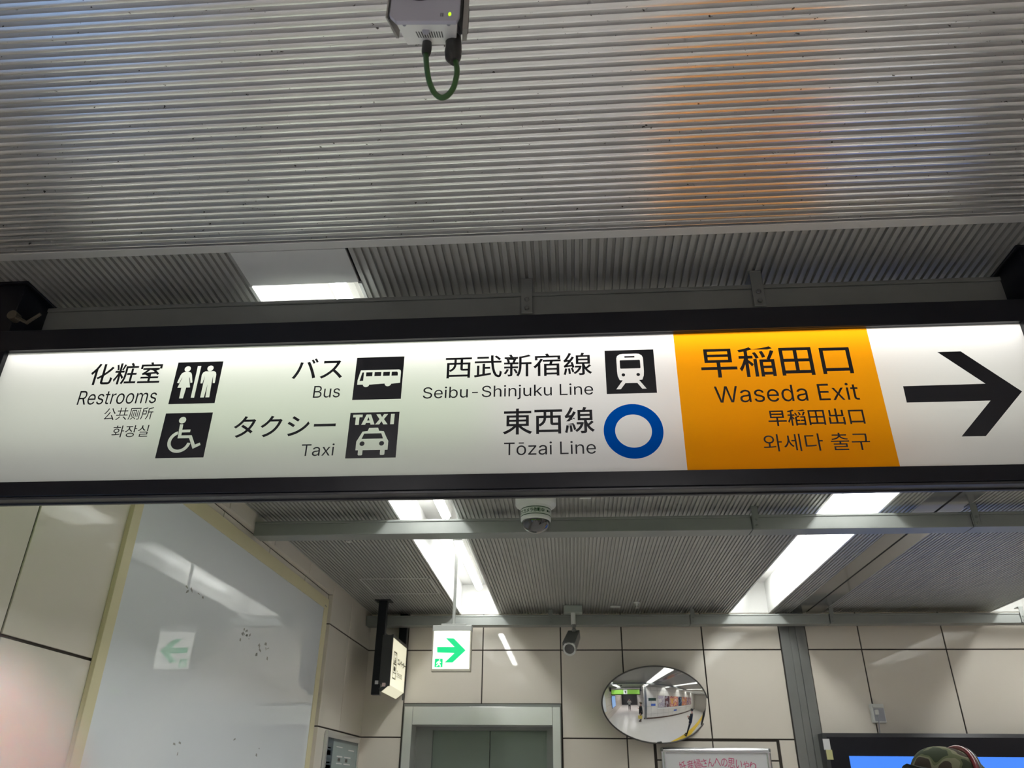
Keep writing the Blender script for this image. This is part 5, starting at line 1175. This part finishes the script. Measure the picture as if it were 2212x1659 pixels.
# ---------------------------------------------------------------- framed notice by the left corner
XP = XW + .02
A7 = lambda x, y: at_x(640 + x / 8.508, 1560 + y / 8.508, XP)
q0, q1 = A7(575, 150), A7(1165, 285)
pf = thing('framed_notice', 'slim aluminium frame with a teal and red notice, on the left wall by the corner', 'poster', (XW, (q0.y + q1.y) / 2, 1.0))
za, zb = (q0.z + q1.z) / 2, 1.05
w = .035
mb = MB()
mb.box(XW + .001, XP + .004, q0.y, q1.y, za - .045, za)
mb.box(XW + .001, XP + .004, q0.y, q0.y + w, zb, za - .045)
mb.box(XW + .001, XP + .004, q1.y - w, q1.y, zb, za - .045)
mb.box(XW + .001, XP + .004, q0.y, q1.y, zb - .04, zb)
mb.build('frame', M['alu'], pf, bevel=.004)
sh = MB().box(XW + .001, XP - .006, q0.y + w, q1.y - w, zb, za - .045).build('sheet', mat('teal_grey_print', (.20, .27, .28), .35, coat=.4, noise=.12, nscale=12), pf)
Y0, Y1, Z1 = q0.y + w, q1.y - w, za - .045
onp = lambda u, v: (XP - .0055, Y0 + u * (Y1 - Y0), Z1 - v)


def blocks(name, rects, m):
    return flat(name, [fill([[(a, c), (b, c), (b, d), (a, d)]]) for a, b, c, d in rects], onp, m, sh)


blocks('header_column', [(.0, .2, .0, .29)], mat('navy_print', (.035, .06, .08), .4))
blocks('header_band', [(.2, 1, .0, .02)], mat('grey_print', (.11, .14, .15), .4))
blocks('caption_box', [(.03, .14, .085, .12), (.03, .17, .185, .225)], M['black'])
blocks('white_line', [(.03, .13, .065, .075), (.03, .15, .165, .175), (.34, .52, .115, .123), (.34, .52, .165, .172), (.58, .80, .115, .123), (.58, .8, .165, .172), (.7, .9, .06, .068), (.3, .5, .05, .056),
                      (.03, .45, .31, .322), (.03, .5, .50, .512), (.72, .95, .33, .345), (.76, .95, .36, .37), (.74, .95, .39, .4), (.7, .95, .42, .435), (.76, .95, .45, .46), (.72, .95, .48, .49)], M['paper'])
blocks('thumbnail', [(.38, .46, .13, .155), (.62, .7, .13, .155)], M['underside'])
red = mat('red_print', (.42, .05, .06), .45)
blocks('red_panel', [(.03, .36, .33, .49)], red)
blocks('red_panel', [(.5, .58, .35, .37), (.4, .47, .38, .47)], mat('pink_print', (.5, .25, .25), .45))
blocks('print_line', [(.06, .33, .355, .368), (.06, .30, .385, .40), (.06, .34, .42, .43), (.06, .28, .45, .465)], mat('pale_red_print', (.55, .30, .28), .45))

# ---------------------------------------------------------------- framed poster under the mirror
YP = YB - .045
A8 = lambda x, y, Y=YP: at_y(1400 + x / 6.144, 1580 + y / 6.144, Y)
c0, c1 = A8(170, 212), A8(1625, 270)
x0, x1, zt, zi = c0.x, c1.x, c0.z, c1.z
wp = thing('poster_board', 'white poster in a silver snap frame with a magenta headline, under the oval mirror', 'poster', ((x0 + x1) / 2, YP, .7))
s = .055
mb = MB()
prof = [(0, 0), (0, .012), (.008, .02), (.022, .024), (.036, .02), (.036, 0)]
mb.extrude([(zt - a, YP + .02 - b) for a, b in prof], lambda u, v, h: (h, v, u), x0, x1)
mb.extrude([(zi - .75 - a, YP + .02 - b) for a, b in prof], lambda u, v, h: (h, v, u), x0, x1)
mb.extrude([(x0 + a, YP + .02 - b) for a, b in prof], lambda u, v, h: (u, v, h), zi - .75, zt - .036)
mb.extrude([(x1 - a, YP + .02 - b) for a, b in prof], lambda u, v, h: (u, v, h), zi - .75, zt - .036)
mb.build('snap_frame', M['alu'], wp, smooth=True)
for x in (x0 - .002, x1 - .016):
    MB().box(x, x + .018, YP - .008, YP + .03, zt - .03, zt - .004).build('corner_piece', M['steel_dark'], wp, bevel=.005)
MB().box(x0 + .02, x1 - .02, YP + .012, YB - .002, zi - .76, zt - .01).build('sheet', M['paper'], wp)
text = '妊産婦さんへの思いやり'
cen = [(463, 455), (563, 440), (655, 425), (740, 412), (830, 405), (920, 402), (1010, 406), (1105, 413), (1205, 428), (1300, 442), (1392, 460)]
for i, ch in enumerate(text):
    p = A8(*cen[i], YP + .0115)
    ang = math.radians((5 - i) * 3.2)
    sz = (.062, .074) if i < 3 or ch == '思' else (.055, .062)
    vs, fs = fit(words_outline(ch, 0.0), -sz[0] / 2 * .92, sz[0] / 2 * .92, -sz[1] / 2, sz[1] / 2)
    vs = [(p.x + u * math.cos(ang) - v * math.sin(ang), p.z - .004 + u * math.sin(ang) + v * math.cos(ang)) for u, v in vs]
    if i == 0:
        V_, F_ = [], []
    F_ += [tuple(len(V_) + q for q in f) for f in fs]
    V_ += vs
flat('headline', [(V_, F_)], on(YP + .0115), M['magenta'], wp)

# ---------------------------------------------------------------- large display, lower right
YD = 7.10
D4 = lambda x, y, Y=YD: at_y(1760 + x / 4.894, 1500 + y / 4.894, Y)
dz, dx0 = D4(400, 408).z, D4(82, 430).x
dx1, dlo = 4.35, .55
sx, sz = D4(362, 648).x, D4(900, 655).z
dsp = thing('display_screen', 'large wall display with a thick black bezel and a plain blue picture', 'display', ((dx0 + dx1) / 2, YD, dlo))
mb = MB()
mb.box(dx0, dx1, YD + .012, YB - .002, dlo, dz)
mb.build('case', M['underside'], dsp, bevel=.004)
mb = MB()
i = .03
for p in (([(dx0, dz), (dx1, dz), (dx1 - i, dz - i), (dx0 + i, dz - i)]), ([(dx0, dlo), (dx0, dz), (dx0 + i, dz - i), (dx0 + i, dlo)])):
    mb.hexa([(x, YD + .02, z) for x, z in p], [(x, YD + (0 if k in (2, 3) else .008), z) for k, (x, z) in enumerate(p)])
mb.build('bevelled_edge', M['underside'], dsp)
mb = MB()
mb.box(dx0 + i, dx1 - i, YD + .001, YD + .02, sz, dz - i)
mb.box(dx0 + i, sx, YD + .001, YD + .02, dlo + .05, sz)
mb.box(dx1 - .18, dx1 - i, YD + .001, YD + .02, dlo + .05, sz)
mb.box(dx0 + i, dx1 - i, YD + .001, YD + .02, dlo, dlo + .17)
mb.build('bezel', M['navy'], dsp)
MB().box(sx, dx1 - .18, YD + .006, YD + .012, dlo + .17, sz).build('screen', M['screen'], dsp)
l0, l1 = D4(105, 470), D4(182, 690)
k = MB().box(D4(128, 580).x - .022, D4(128, 580).x + .032, YD - .001, YD + .0, D4(140, 585).z, l0.z).build('label_strip', M['paper'], dsp)
MB().box(D4(128, 580).x - .010, D4(128, 580).x + .040, YD - .001, YD, l1.z, D4(140, 585).z).build('label_strip', mat('pale_yellow_label', (.50, .49, .24), .5), dsp)

# ---------------------------------------------------------------- wall socket with plug and lead
YO = YB - .04
o0, o1 = D4(585, 105, YO), D4(695, 300, YO)
so = thing('wall_socket', 'surface-mounted grey socket box on the tiled wall above the display', 'socket', (o0.x, YB, o1.z))
MB().box(o0.x, o0.x + .11, YO, YB - .0005, o1.z, o0.z + .004).build('back_box', M['plastic'], so, bevel=.004)
MB().box(o0.x + .018, o0.x + .102, YO - .004, YO + .002, o1.z + .012, o0.z - .03).build('face_plate', M['greyplastic'], so, bevel=.002)
MB().box(o0.x + .014, o0.x + .106, YO - .006, YO + .002, o0.z - .026, o0.z - .004).build('cover_lip', M['plastic'], so, bevel=.002)
pg = D4(655, 185, YO - .02)
pl = thing('power_plug', 'white plug and lead in the socket box above the display', 'plug', tuple(pg))
MB().box(pg.x - .013, pg.x + .013, YO - .035, YO - .0045, pg.z - .022, pg.z + .016).build('plug_body', M['plastic'], pl, bevel=.005)
MB().tube([(pg.x + .002, YO - .022, pg.z - .02), (pg.x + .004, YO - .02, pg.z - .06), (pg.x + .004, YO + .01, pg.z - .13), (pg.x + .006, YB - .012, pg.z - .22), (pg.x + .006, YB - .012, dz - .02)], .0045, 8).build('lead', M['greyplastic'], pl, smooth=True)

# ---------------------------------------------------------------- lift doorway
lift = thing('door_1', 'steel lift doorway with closed grey-green sliding doors', 'lift door', ((EL[0] + EL[1]) / 2, YB, 0), kind='structure')
zo = 2.057
mb = MB()
mb.box(EL[0], EL[1], YB - .022, YB + .06, 2.205, EL[2] - .002)
mb.box(EL[0], EL[0] + .008, YB - .022, YB + .06, 0, 2.205)
mb.box(EL[1] - .008, EL[1], YB - .022, YB + .06, 0, 2.205)
mb.build('edge_frame', M['steel_dark'], lift)
for a, b in ((-1.474, -1.40), (-.172, -.106)):
    MB().box(a, b, YB - .03, YB + .2, 0, 2.203).build('jamb', M['steel'], lift, bevel=.002)
MB().box(-1.398, -.174, YB - .03, YB + .2, zo, 2.203).build('header', M['steel'], lift, bevel=.002)
YDR = YB + .2
dl, dr, dm = at_y(934, 1600, YDR).x, at_y(1181, 1600, YDR).x, at_y(1057.5, 1600, YDR).x
mb = MB()
mb.box(-1.45, dl, YDR, YDR + .03, 0, 2.2)
mb.box(dr, -.12, YDR, YDR + .03, 0, 2.2)
mb.box(dl, dr, YDR, YDR + .03, at_y(1057, 1578, YDR).z, 2.2)
mb.build('inner_jamb', M['steel_dark'], lift)
for a, b in ((dl - .02, dm - .0025), (dm + .0025, dr + .02)):
    MB().box(a, b, YDR + .035, YDR + .06, 0, 2.15).build('door_panel', M['door'], lift, bevel=.002)
MB().box(-1.45, -.12, YDR + .07, YDR + .08, 0, 2.2).build('shaft_shadow_panel', M['grout'], lift)

# ---------------------------------------------------------------- small ceiling fittings
ha = thing('access_hatch', 'square slatted access hatch outlined in the ceiling by the left corner', 'hatch', (-1.35, 6.13, ZC))
mb = MB()
hx0, hx1, hy0, hy1 = -1.63, -1.072, 5.87, 6.40
for a, b, c, d in ((hx0, hx1, hy0, hy0 + .018), (hx0, hx1, hy1 - .018, hy1), (hx0, hx0 + .012, hy0, hy1), (hx1 - .012, hx1, hy0, hy1)):
    mb.box(a, b, c, d, ZC - .003, ZC + .002)
mb.build('frame', mat('pale_grey_frame', (.62, .62, .60), .4), ha)


def sprinkler(p, label):
    t = thing('sprinkler_head', label, 'sprinkler', p, 'sprinkler heads under the ceiling')
    x, y, z = p
    MB().lathe((x, y, z), (0, 0, -1), [(0, .03), (.004, .03), (.010, .014), (.03, .010)], 20).build('escutcheon', M['plastic'], t, smooth=True)
    MB().lathe((x, y, z - .03), (0, 0, -1), [(0, .006), (.014, .006), (.015, .016), (.018, .016)], 16).build('deflector', M['steel'], t, smooth=True)


p = at_z(753, 1168, ZC - .04)
sprinkler((p.x, p.y, ZC - .001), 'sprinkler head hanging just behind the middle rail, at its left end')
p = at_z(1376, 1311, ZC - .04)
sprinkler((p.x, min(p.y, 6.98), ZC - .001), 'sprinkler head in front of the far rail, above the oval mirror')
p = at_z(1329, 1309, ZC)
tag(MB().box(p.x - .045, p.x + .045, p.y - .02, p.y + .02, ZC - .012, ZC - .0005).build('ceiling_plate', M['plastic'], bevel=.003),
    'small white plate fixed to the ceiling between the bullet camera and the sprinkler', 'plate', 'small plates on the ceiling')
p = at_z(1265, 1070, ZC)
tag(MB().box(p.x - .03, p.x + .03, p.y - .02, p.y + .03, ZC - .012, ZC - .0005).build('ceiling_plate', M['plastic'], bevel=.003),
    'small white plate on the ceiling just right of the dome camera', 'plate', 'small plates on the ceiling')

# ---------------------------------------------------------------- the poster wall, seen in the mirror
def poster_mat(name, cols, scale, seed):
    m = bpy.data.materials.new(name)
    m.use_nodes = True
    nt = m.node_tree
    b = nt.nodes['Principled BSDF']
    b.inputs['Roughness'].default_value = .3
    tc = nt.nodes.new('ShaderNodeTexCoord')
    mp = nt.nodes.new('ShaderNodeMapping')
    mp.inputs['Location'].default_value = (seed, seed * 2, seed * .7)
    n = nt.nodes.new('ShaderNodeTexNoise')
    n.inputs['Scale'].default_value = scale
    n.inputs['Detail'].default_value = 1.5
    r = nt.nodes.new('ShaderNodeValToRGB')
    r.color_ramp.interpolation = 'CONSTANT'
    e = r.color_ramp.elements
    while len(e) < len(cols):
        e.new(.5)
    for i, c in enumerate(cols):
        e[i].position = 0 if i == 0 else .36 + .28 * i / len(cols)
        e[i].color = (*c, 1)
    nt.links.new(tc.outputs['Object'], mp.inputs[0])
    nt.links.new(mp.outputs[0], n.inputs['Vector'])
    nt.links.new(n.outputs['Fac'], r.inputs[0])
    nt.links.new(r.outputs[0], b.inputs['Base Color'])
    return m


POST = [(3.05, 3.93, [(.45, .40, .50), (.62, .58, .62), (.30, .25, .36), (.7, .66, .66)], 'pale lilac poster, nearest the passage corner'),
        (3.97, 4.65, [(.08, .03, .05), (.16, .06, .07), (.45, .42, .5), (.1, .04, .08)], 'dark maroon poster beside the lilac one'),
        (4.69, 6.40, [(.75, .42, .12), (.70, .35, .30), (.45, .10, .10), (.75, .50, .42)], 'wide orange and pink poster in the middle of the row'),
        (6.44, 7.30, [(.02, .05, .12), (.05, .12, .25), (.30, .40, .5), (.02, .04, .1)], 'deep blue poster past the wide orange one'),
        (7.34, 9.0, [(.6, .22, .08), (.45, .2, .35), (.75, .5, .2), (.5, .15, .12)], 'red and orange poster, second from the far end'),
        (9.04, 11.3, [(.25, .12, .3), (.55, .35, .3), (.2, .1, .15), (.6, .5, .45)], 'violet and brown poster at the far end of the row')]
for i, (a, b, cols, nm) in enumerate(POST):
    t = thing('wall_poster', nm + ', seen in the mirror', 'poster', ((a + b) / 2, YS, 1.1), 'posters on the wall seen in the mirror')
    MB().box(a, b, YS + .001, YS + .02, 1.08, 2.22).build('frame', M['steel_dark'], t, bevel=.003)
    MB().box(a + .02, b - .02, YS + .018, YS + .023, 1.10, 2.20).build('sheet', poster_mat('poster_print', cols, 2.2, i * 3.7 + 1), t)
t = tag(MB().box(3.03, 11.32, YS + .001, YS + .05, .96, 1.07).build('poster_ledge', M['white'], bevel=.004), 'long white ledge under the row of posters, seen in the mirror', 'ledge')
M['bluelabel'] = mat('blue_label', (.05, .12, .50), .4)
for x, w, z0, z1, nm in ((2.28, .5, 1.27, 1.46, 'beside the first poster'), (5.5, .6, .55, .74, 'below the wide orange poster')):
    tag(MB().box(x, x + w, YS + .001, YS + .004, z0, z1).build('wall_sticker', M['bluelabel']), 'blue wall sticker ' + nm + ', seen in the mirror', 'sticker')
tag(MB().box(2.02, 2.85, YS + .001, YS + .012, 1.72, 1.98).build('wall_plate', mat('dark_green_plate', (.03, .07, .05), .4), bevel=.003), 'dark green plate on the poster wall, seen in the mirror', 'plate')
tag(MB().box(1.44, 14.0, 5.72, 6.12, .0005, .006).build('tactile_strip', M['yellow']), 'yellow tactile strip along the concourse floor, seen in the mirror', 'floor strip')

# lit blue poster case in the passage
t = thing('poster_case', 'pale blue lit poster case on the left wall of the passage, seen in the mirror', 'poster case', (XR, 1.0, .8))
MB().box(XR + .001, XR + .05, .28, 1.68, .78, 2.16).build('case', M['navy'], t, bevel=.004)
MB().box(XR + .05, XR + .054, .33, 1.63, .83, 2.11).build('lit_face', mat('lit_blue_poster', (.3, .5, .8), .3, emit=((.30, .50, .9), .55)), t)


# ---------------------------------------------------------------- people
def skin_mesh(name, pts, edges, radii, roots, material, parent, place, levels=2):
    """Grow one surface over a skeleton of joints."""
    me = bpy.data.meshes.new(name)
    off = parent_origin(parent)
    me.from_pydata([tuple(place(p) - off) for p in pts], edges, [])
    me.materials.append(material)
    o = bpy.data.objects.new(name, me)
    COL.objects.link(o)
    o.parent = parent
    md = o.modifiers.new('skin', 'SKIN')
    md.use_smooth_shade = True
    md.branch_smoothing = .4
    for i, r in enumerate(radii):
        sv = me.skin_vertices[0].data[i]
        sv.radius = r if isinstance(r, tuple) else (r, r)
        sv.use_root = i in roots
    ss = o.modifiers.new('subdiv', 'SUBSURF')
    ss.levels = ss.render_levels = levels
    return o


def chain(P, E, R, start, items):
    """append joints [(point, radius)...] starting from joint index start (or None)"""
    prev = start
    for p, r in items:
        P.append(Vector(p))
        R.append(r)
        if prev is not None:
            E.append((prev, len(P) - 1))
        prev = len(P) - 1
    return prev


def figure(label, loc, yaw, h, arms, clothes, head_tilt=0.0, head=True, stance=.1):
    """A standing person. Local axes: x to the person's left-hand side is negative, y forward, z up.
    arms: per side (elbow, wrist, fingertips direction)."""
    root = thing('person', label, 'person', loc)
    s = h / 1.70
    rot = Matrix.Rotation(yaw, 3, 'Z')
    place = lambda p: Vector(loc) + rot @ (Vector(p) * s)
    # body: one continuous surface
    P, E, R = [], [], []
    chain(P, E, R, None, [((0, 0, .93), .115), ((0, .005, 1.10), .11), ((0, .005, 1.27), .125), ((0, -.01, 1.40), .085), ((0, 0, 1.46), .052), ((0, .012, 1.525), .058), ((0, .015, 1.60), (.074, .088)), ((0, .005, 1.665), .062)])
    hands = []
    for sx in (-1, 1):
        chain(P, E, R, 0, [((sx * .09, 0, .86), .085), ((sx * .095, .01, .50), .055), ((sx * stance, -.01, .12), .038), ((sx * stance, .0, .05), .04), ((sx * (stance + .02), .13, .035), .03)])
        el, wr, tip = arms[0 if sx < 0 else 1]
        e = chain(P, E, R, 3, [((sx * .15, -.01, 1.385), .055), ((sx * .185, -.01, 1.34), .05), (el, .038), (Vector(el).lerp(Vector(wr), .5), .034), (wr, .024)])
        hands.append((sx, e, Vector(wr), Vector(tip)))
    roots = [0]
    for sx, e, wr, tip in hands:
        d = (tip - wr).normalized()
        side = Vector((0, 0, 1)).cross(d)
        side = side.normalized() if side.length > .1 else Vector((1, 0, 0))
        palm = wr + d * .06
        chain(P, E, R, e, [(wr + d * .03, (.032, .018)), (palm, (.038, .016))])
        nrm = d.cross(side)
        for k, (o_, ln) in enumerate(((-.028, .062), (-.010, .074), (.010, .070), (.027, .056))):
            b0 = palm + side * o_
            i0 = len(P)
            chain(P, E, R, None, [(b0 - d * .012, .0095), (b0 + d * ln * .45 + nrm * .006, .0088), (b0 + d * ln * .8 - nrm * .006, .008), (b0 + d * ln * .98 - nrm * .02, .0065)])
            roots.append(i0)
        b0 = wr + d * .025 + side * (-sx * .03)
        i0 = len(P)
        chain(P, E, R, None, [(b0, .011), (b0 + side * (-sx * .022) + d * .022, .0095), (b0 + side * (-sx * .03) + d * .05, .0075)])
        roots.append(i0)
    skin_mesh('body', P, E, R, roots, M['skin'], root, place)
    # trousers, shoes, coat
    P, E, R = [], [], []
    chain(P, E, R, None, [((0, 0, .98), .13), ((0, 0, .90), .14)])
    for sx in (-1, 1):
        chain(P, E, R, 1, [((sx * .09, 0, .80), .098), ((sx * .097, .008, .48), .072), ((sx * stance, -.012, .09), .056)])
    skin_mesh('trousers', P, E, R, [0], clothes['trousers'], root, place)
    for sx in (-1, 1):
        MB().ellipsoid(place((sx * (stance + .01), .055, .042)), .05 * s, .135 * s, .042 * s, 20, 10, rot).build('shoe', M['rubber'], root, smooth='all')
    P, E, R = [], [], []
    lo = clothes.get('hem', .82)
    chain(P, E, R, None, [((0, 0, lo), .165), ((0, 0, .98), .158), ((0, .005, 1.12), .15), ((0, .005, 1.28), .155), ((0, -.01, 1.395), .115), ((0, 0, 1.455), .068)])
    for i in (0, 1, 2, 3):
        r = R[i]
        R[i] = (r * 1.15, r * .86)
    for sx in (-1, 1):
        el, wr, tip = arms[0 if sx < 0 else 1]
        chain(P, E, R, 4, [((sx * .155, -.01, 1.375), .075), ((sx * .19, -.01, 1.33), .068), (el, .056), (Vector(el).lerp(Vector(wr), .55), .05), (Vector(el).lerp(Vector(wr), .95), .042)])
    skin_mesh('coat', P, E, R, [0], clothes['coat'], root, place)
    # face
    hr = Matrix.Rotation(head_tilt, 3, 'X')
    hp = lambda x, y, z: place(Vector((0, .012, 1.52)) + hr @ Vector((x, y, z)))
    MB().ellipsoid(hp(0, .108, .055), .014 * s, .02 * s, .022 * s, 12, 8, rot).build('nose', M['skin'], root, smooth='all')
    MB().ellipsoid(hp(0, .090, .012), .024 * s, .012 * s, .008 * s, 12, 8, rot).build('mouth', mat('lips', (.42, .16, .14), .5), root, smooth='all')
    for sx in (-1, 1):
        MB().ellipsoid(hp(sx * .032, .088, .078), .013 * s, .010 * s, .009 * s, 12, 8, rot).build('eye', M['lens'], root, smooth='all')
        MB().ellipsoid(hp(sx * .080, .005, .062), .012 * s, .022 * s, .032 * s, 12, 8, rot).build('ear', M['skin'], root, smooth='all')
    mb = MB()
    n, m_ = 28, 12
    vs, fs = [], []
    for i in range(m_ + 1):
        th = i / m_
        for k in range(n):
            a = 2 * math.pi * k / n
            front = max(0, math.sin(a))
            t = th * math.radians(118 - 52 * front)
            vs.append(hp(.092 * math.sin(t) * math.cos(a), .0 + .108 * math.sin(t) * math.sin(a), .065 + .105 * math.cos(t)))
    fs = [(i * n + k, (i + 1) * n + k, (i + 1) * n + (k + 1) % n, i * n + (k + 1) % n) for i in range(m_) for k in range(n)]
    mb.add(vs, fs)
    mb.build('hair', M['hair'], root, smooth='all')
    return root, place, hp, rot, s


def camo():
    m = poster_mat('camouflage_cloth', [(.035, .045, .022), (.11, .12, .06), (.20, .19, .12), (.05, .035, .025)], 14, 2.3)
    m.node_tree.nodes['Principled BSDF'].inputs['Roughness'].default_value = .9
    return m


# the person in the camouflage cap
dark = {'trousers': mat('black_trousers', (.014, .014, .015), .85), 'coat': M['coat'], 'hem': .62}
arms_phone = [((-.24, .02, 1.08), (-.12, .24, 1.16), (-.04, .30, 1.22)), ((.24, .02, 1.08), (.12, .24, 1.16), (.04, .30, 1.22))]
arms_bag = [((-.24, .0, 1.08), (-.14, .22, 1.12), (-.06, .30, 1.2)), ((.25, -.03, 1.07), (.305, .03, .84), (.32, .035, .76))]
capman, cp, ch, crot, cs = figure('person in black with a camouflage cap and red headphones, in front of the blue display', (1.19, 2.87, 0), math.radians(102), 1.685, arms_bag, dark, head_tilt=.34)
n, m_ = 40, 12
vs = []
for i in range(m_ + 1):
    t = i / m_ * math.radians(100)
    for k in range(n):
        a = 2 * math.pi * k / n
        dent = 1 + .02 * math.sin(3 * a + 1)
        vs.append(ch(.110 * math.sin(t) * math.cos(a) * dent, -.004 + .124 * math.sin(t) * math.sin(a), .085 + .106 * math.cos(t) ** .8 if math.cos(t) > 0 else .085 + .106 * math.cos(t)))
fs = [(i * n + k, (i + 1) * n + k, (i + 1) * n + (k + 1) % n, i * n + (k + 1) % n) for i in range(m_) for k in range(n)]
cap = MB().add(vs, fs).build('cap', camo(), capman, smooth='all')
mb = MB()
nb_ = 16
top_, bot_ = [], []
for k in range(nb_ + 1):
    a = math.radians(25 + 130 * k / nb_)
    for lst, dz in ((top_, .004), (bot_, -.004)):
        lst.append((ch(.104 * math.cos(a), .115 * math.sin(a) - .004, .092 + dz), ch(.10 * math.cos(a) * .95, .055 + .092 * math.sin(a), .088 + dz - .016 * abs(math.cos(a)))))
for k in range(nb_):
    mb.hexa([bot_[k][0], bot_[k][1], bot_[k + 1][1], bot_[k + 1][0]], [top_[k][0], top_[k][1], top_[k + 1][1], top_[k + 1][0]])
mb.build('brim', mat('dark_olive_cloth', (.02, .022, .015), .9), cap)
hb = []
for k in range(25):
    a = math.radians(-12 + 204 * k / 24)
    hb.append(ch(.128 * math.cos(a), -.008 - .004 * max(0, math.sin(a)), .066 + .134 * math.sin(a)))
hd = MB().tube(hb, [.0085] * 25, 12).build('headphone_band', mat('dark_red_band', (.17, .012, .02), .35, coat=.4), capman, smooth='all')
hb2 = [p + crot @ Vector((0, -.012, -.003)) for p in hb]
MB().tube(hb2, .0075, 12).build('band_lining', mat('black_band', (.03, .028, .03), .3, coat=.6), hd, smooth='all')
for sx in (-1, 1):
    MB().lathe(ch(sx * .098, -.035, .045), crot @ Vector((sx, 0, 0)), [(0, .038), (.018, .040), (.030, .034), (.033, .012)], 24).build('ear_cup', M['rubber'], hd, smooth=True)
bag = cp((.27, .05, .62))
tb = thing('tote_bag', 'yellow tote bag held by the person in the camouflage cap', 'bag', tuple(cp((.27, .05, .38))))
mb = MB()
mb.hexa([cp(p) for p in ((.285, -.13, .38), (.355, -.13, .38), (.355, .20, .38), (.285, .20, .38))], [cp(p) for p in ((.305, -.15, .66), (.335, -.15, .66), (.335, .22, .66), (.305, .22, .66))])
mb.build('sack', mat('yellow_cloth', (.62, .50, .12), .8), tb, bevel=.012)
for dx in (.308, .332):
    MB().tube([cp((dx, -.07, .655)), cp((dx, -.02, .745)), cp((dx, .05, .755)), cp((dx, .10, .745)), cp((dx, .15, .655))], .006, 8).build('strap', mat('yellow_strap', (.5, .4, .1), .8), tb, smooth='all')

# the person standing on the tactile strip, out of frame on the right
grey = {'trousers': dark['trousers'], 'coat': M['jacket'], 'hem': .78}
figure('person in a charcoal jacket standing on the yellow strip, seen in the mirror', (4.0, 5.92, .007), math.radians(160), 1.70, arms_phone, grey, head_tilt=-.3)

# the photographer, who holds the phone; a fingertip strays in front of the lens
pale = {'trousers': dark['trousers'], 'coat': mat('pale_grey_cloth', (.50, .50, .48), .85), 'hem': .84}
lens = EYE
toL = lambda r, u, f: EYE + RGT * r + UPV * u + FWD * f
base = Vector((0.02, -.50, 0))
hL, hR = toL(-.085, -.10, -.03) - base, toL(.15, -.06, -.02) - base
armsC = [((-.27, .10, 1.17), tuple(hL - Vector((.0, .09, .05))), tuple(hL + Vector((.0, .02, .02)))), ((.27, .10, 1.17), tuple(hR - Vector((.0, .09, .05))), tuple(hR + Vector((0, .02, .02))))]
pho, pp_, ph_, prot, ps = figure('person in a pale grey jacket holding up the phone, seen in the mirror', tuple(base), 0.0, 1.70, armsC, pale)
k0 = hL + base
fp = [(toL(-.085, -.105, -.02), .0115), (toL(-.078, -.080, .012), .0105), (toL(-.066, -.055, .034), .0095), (toL(-.048, -.036, .042), .0088), (toL(-.0320, -.0225, .0405), .0090), (toL(-.0258, -.0192, .0402), .0082)]
P, E, R = [], [], []
chain(P, E, R, None, fp)
M['finger'] = mat('finger_skin', (.97, .70, .66), .45)
M['finger'].node_tree.nodes['Principled BSDF'].inputs['Subsurface Weight'].default_value = 1.0
M['finger'].node_tree.nodes['Principled BSDF'].inputs['Subsurface Scale'].default_value = 1.0
M['finger'].node_tree.nodes['Principled BSDF'].inputs['Subsurface Radius'].default_value = (.02, .011, .008)
tag(skin_mesh('forefinger', P, E, R, [0], M['finger'], pho, lambda p: p, 2), 'fingertip close in front of the lens')
t = thing('smartphone', 'dark phone held up by the person in pale grey, seen in the mirror', 'phone', tuple(toL(.05, -.02, -.012)))
c8 = [(-.018, -.055), (.145, -.055), (.145, .02), (-.018, .02)]
MB().hexa([toL(r, u, -.018) for r, u in c8], [toL(r, u, -.008) for r, u in c8]).build('case', M['navy'], t, bevel=.004)
c9 = [(-.013, -.051), (.140, -.051), (.140, .016), (-.013, .016)]
MB().hexa([toL(r, u, -.0187) for r, u in c9], [toL(r, u, -.0182) for r, u in c9]).build('screen', M['lens'], t)
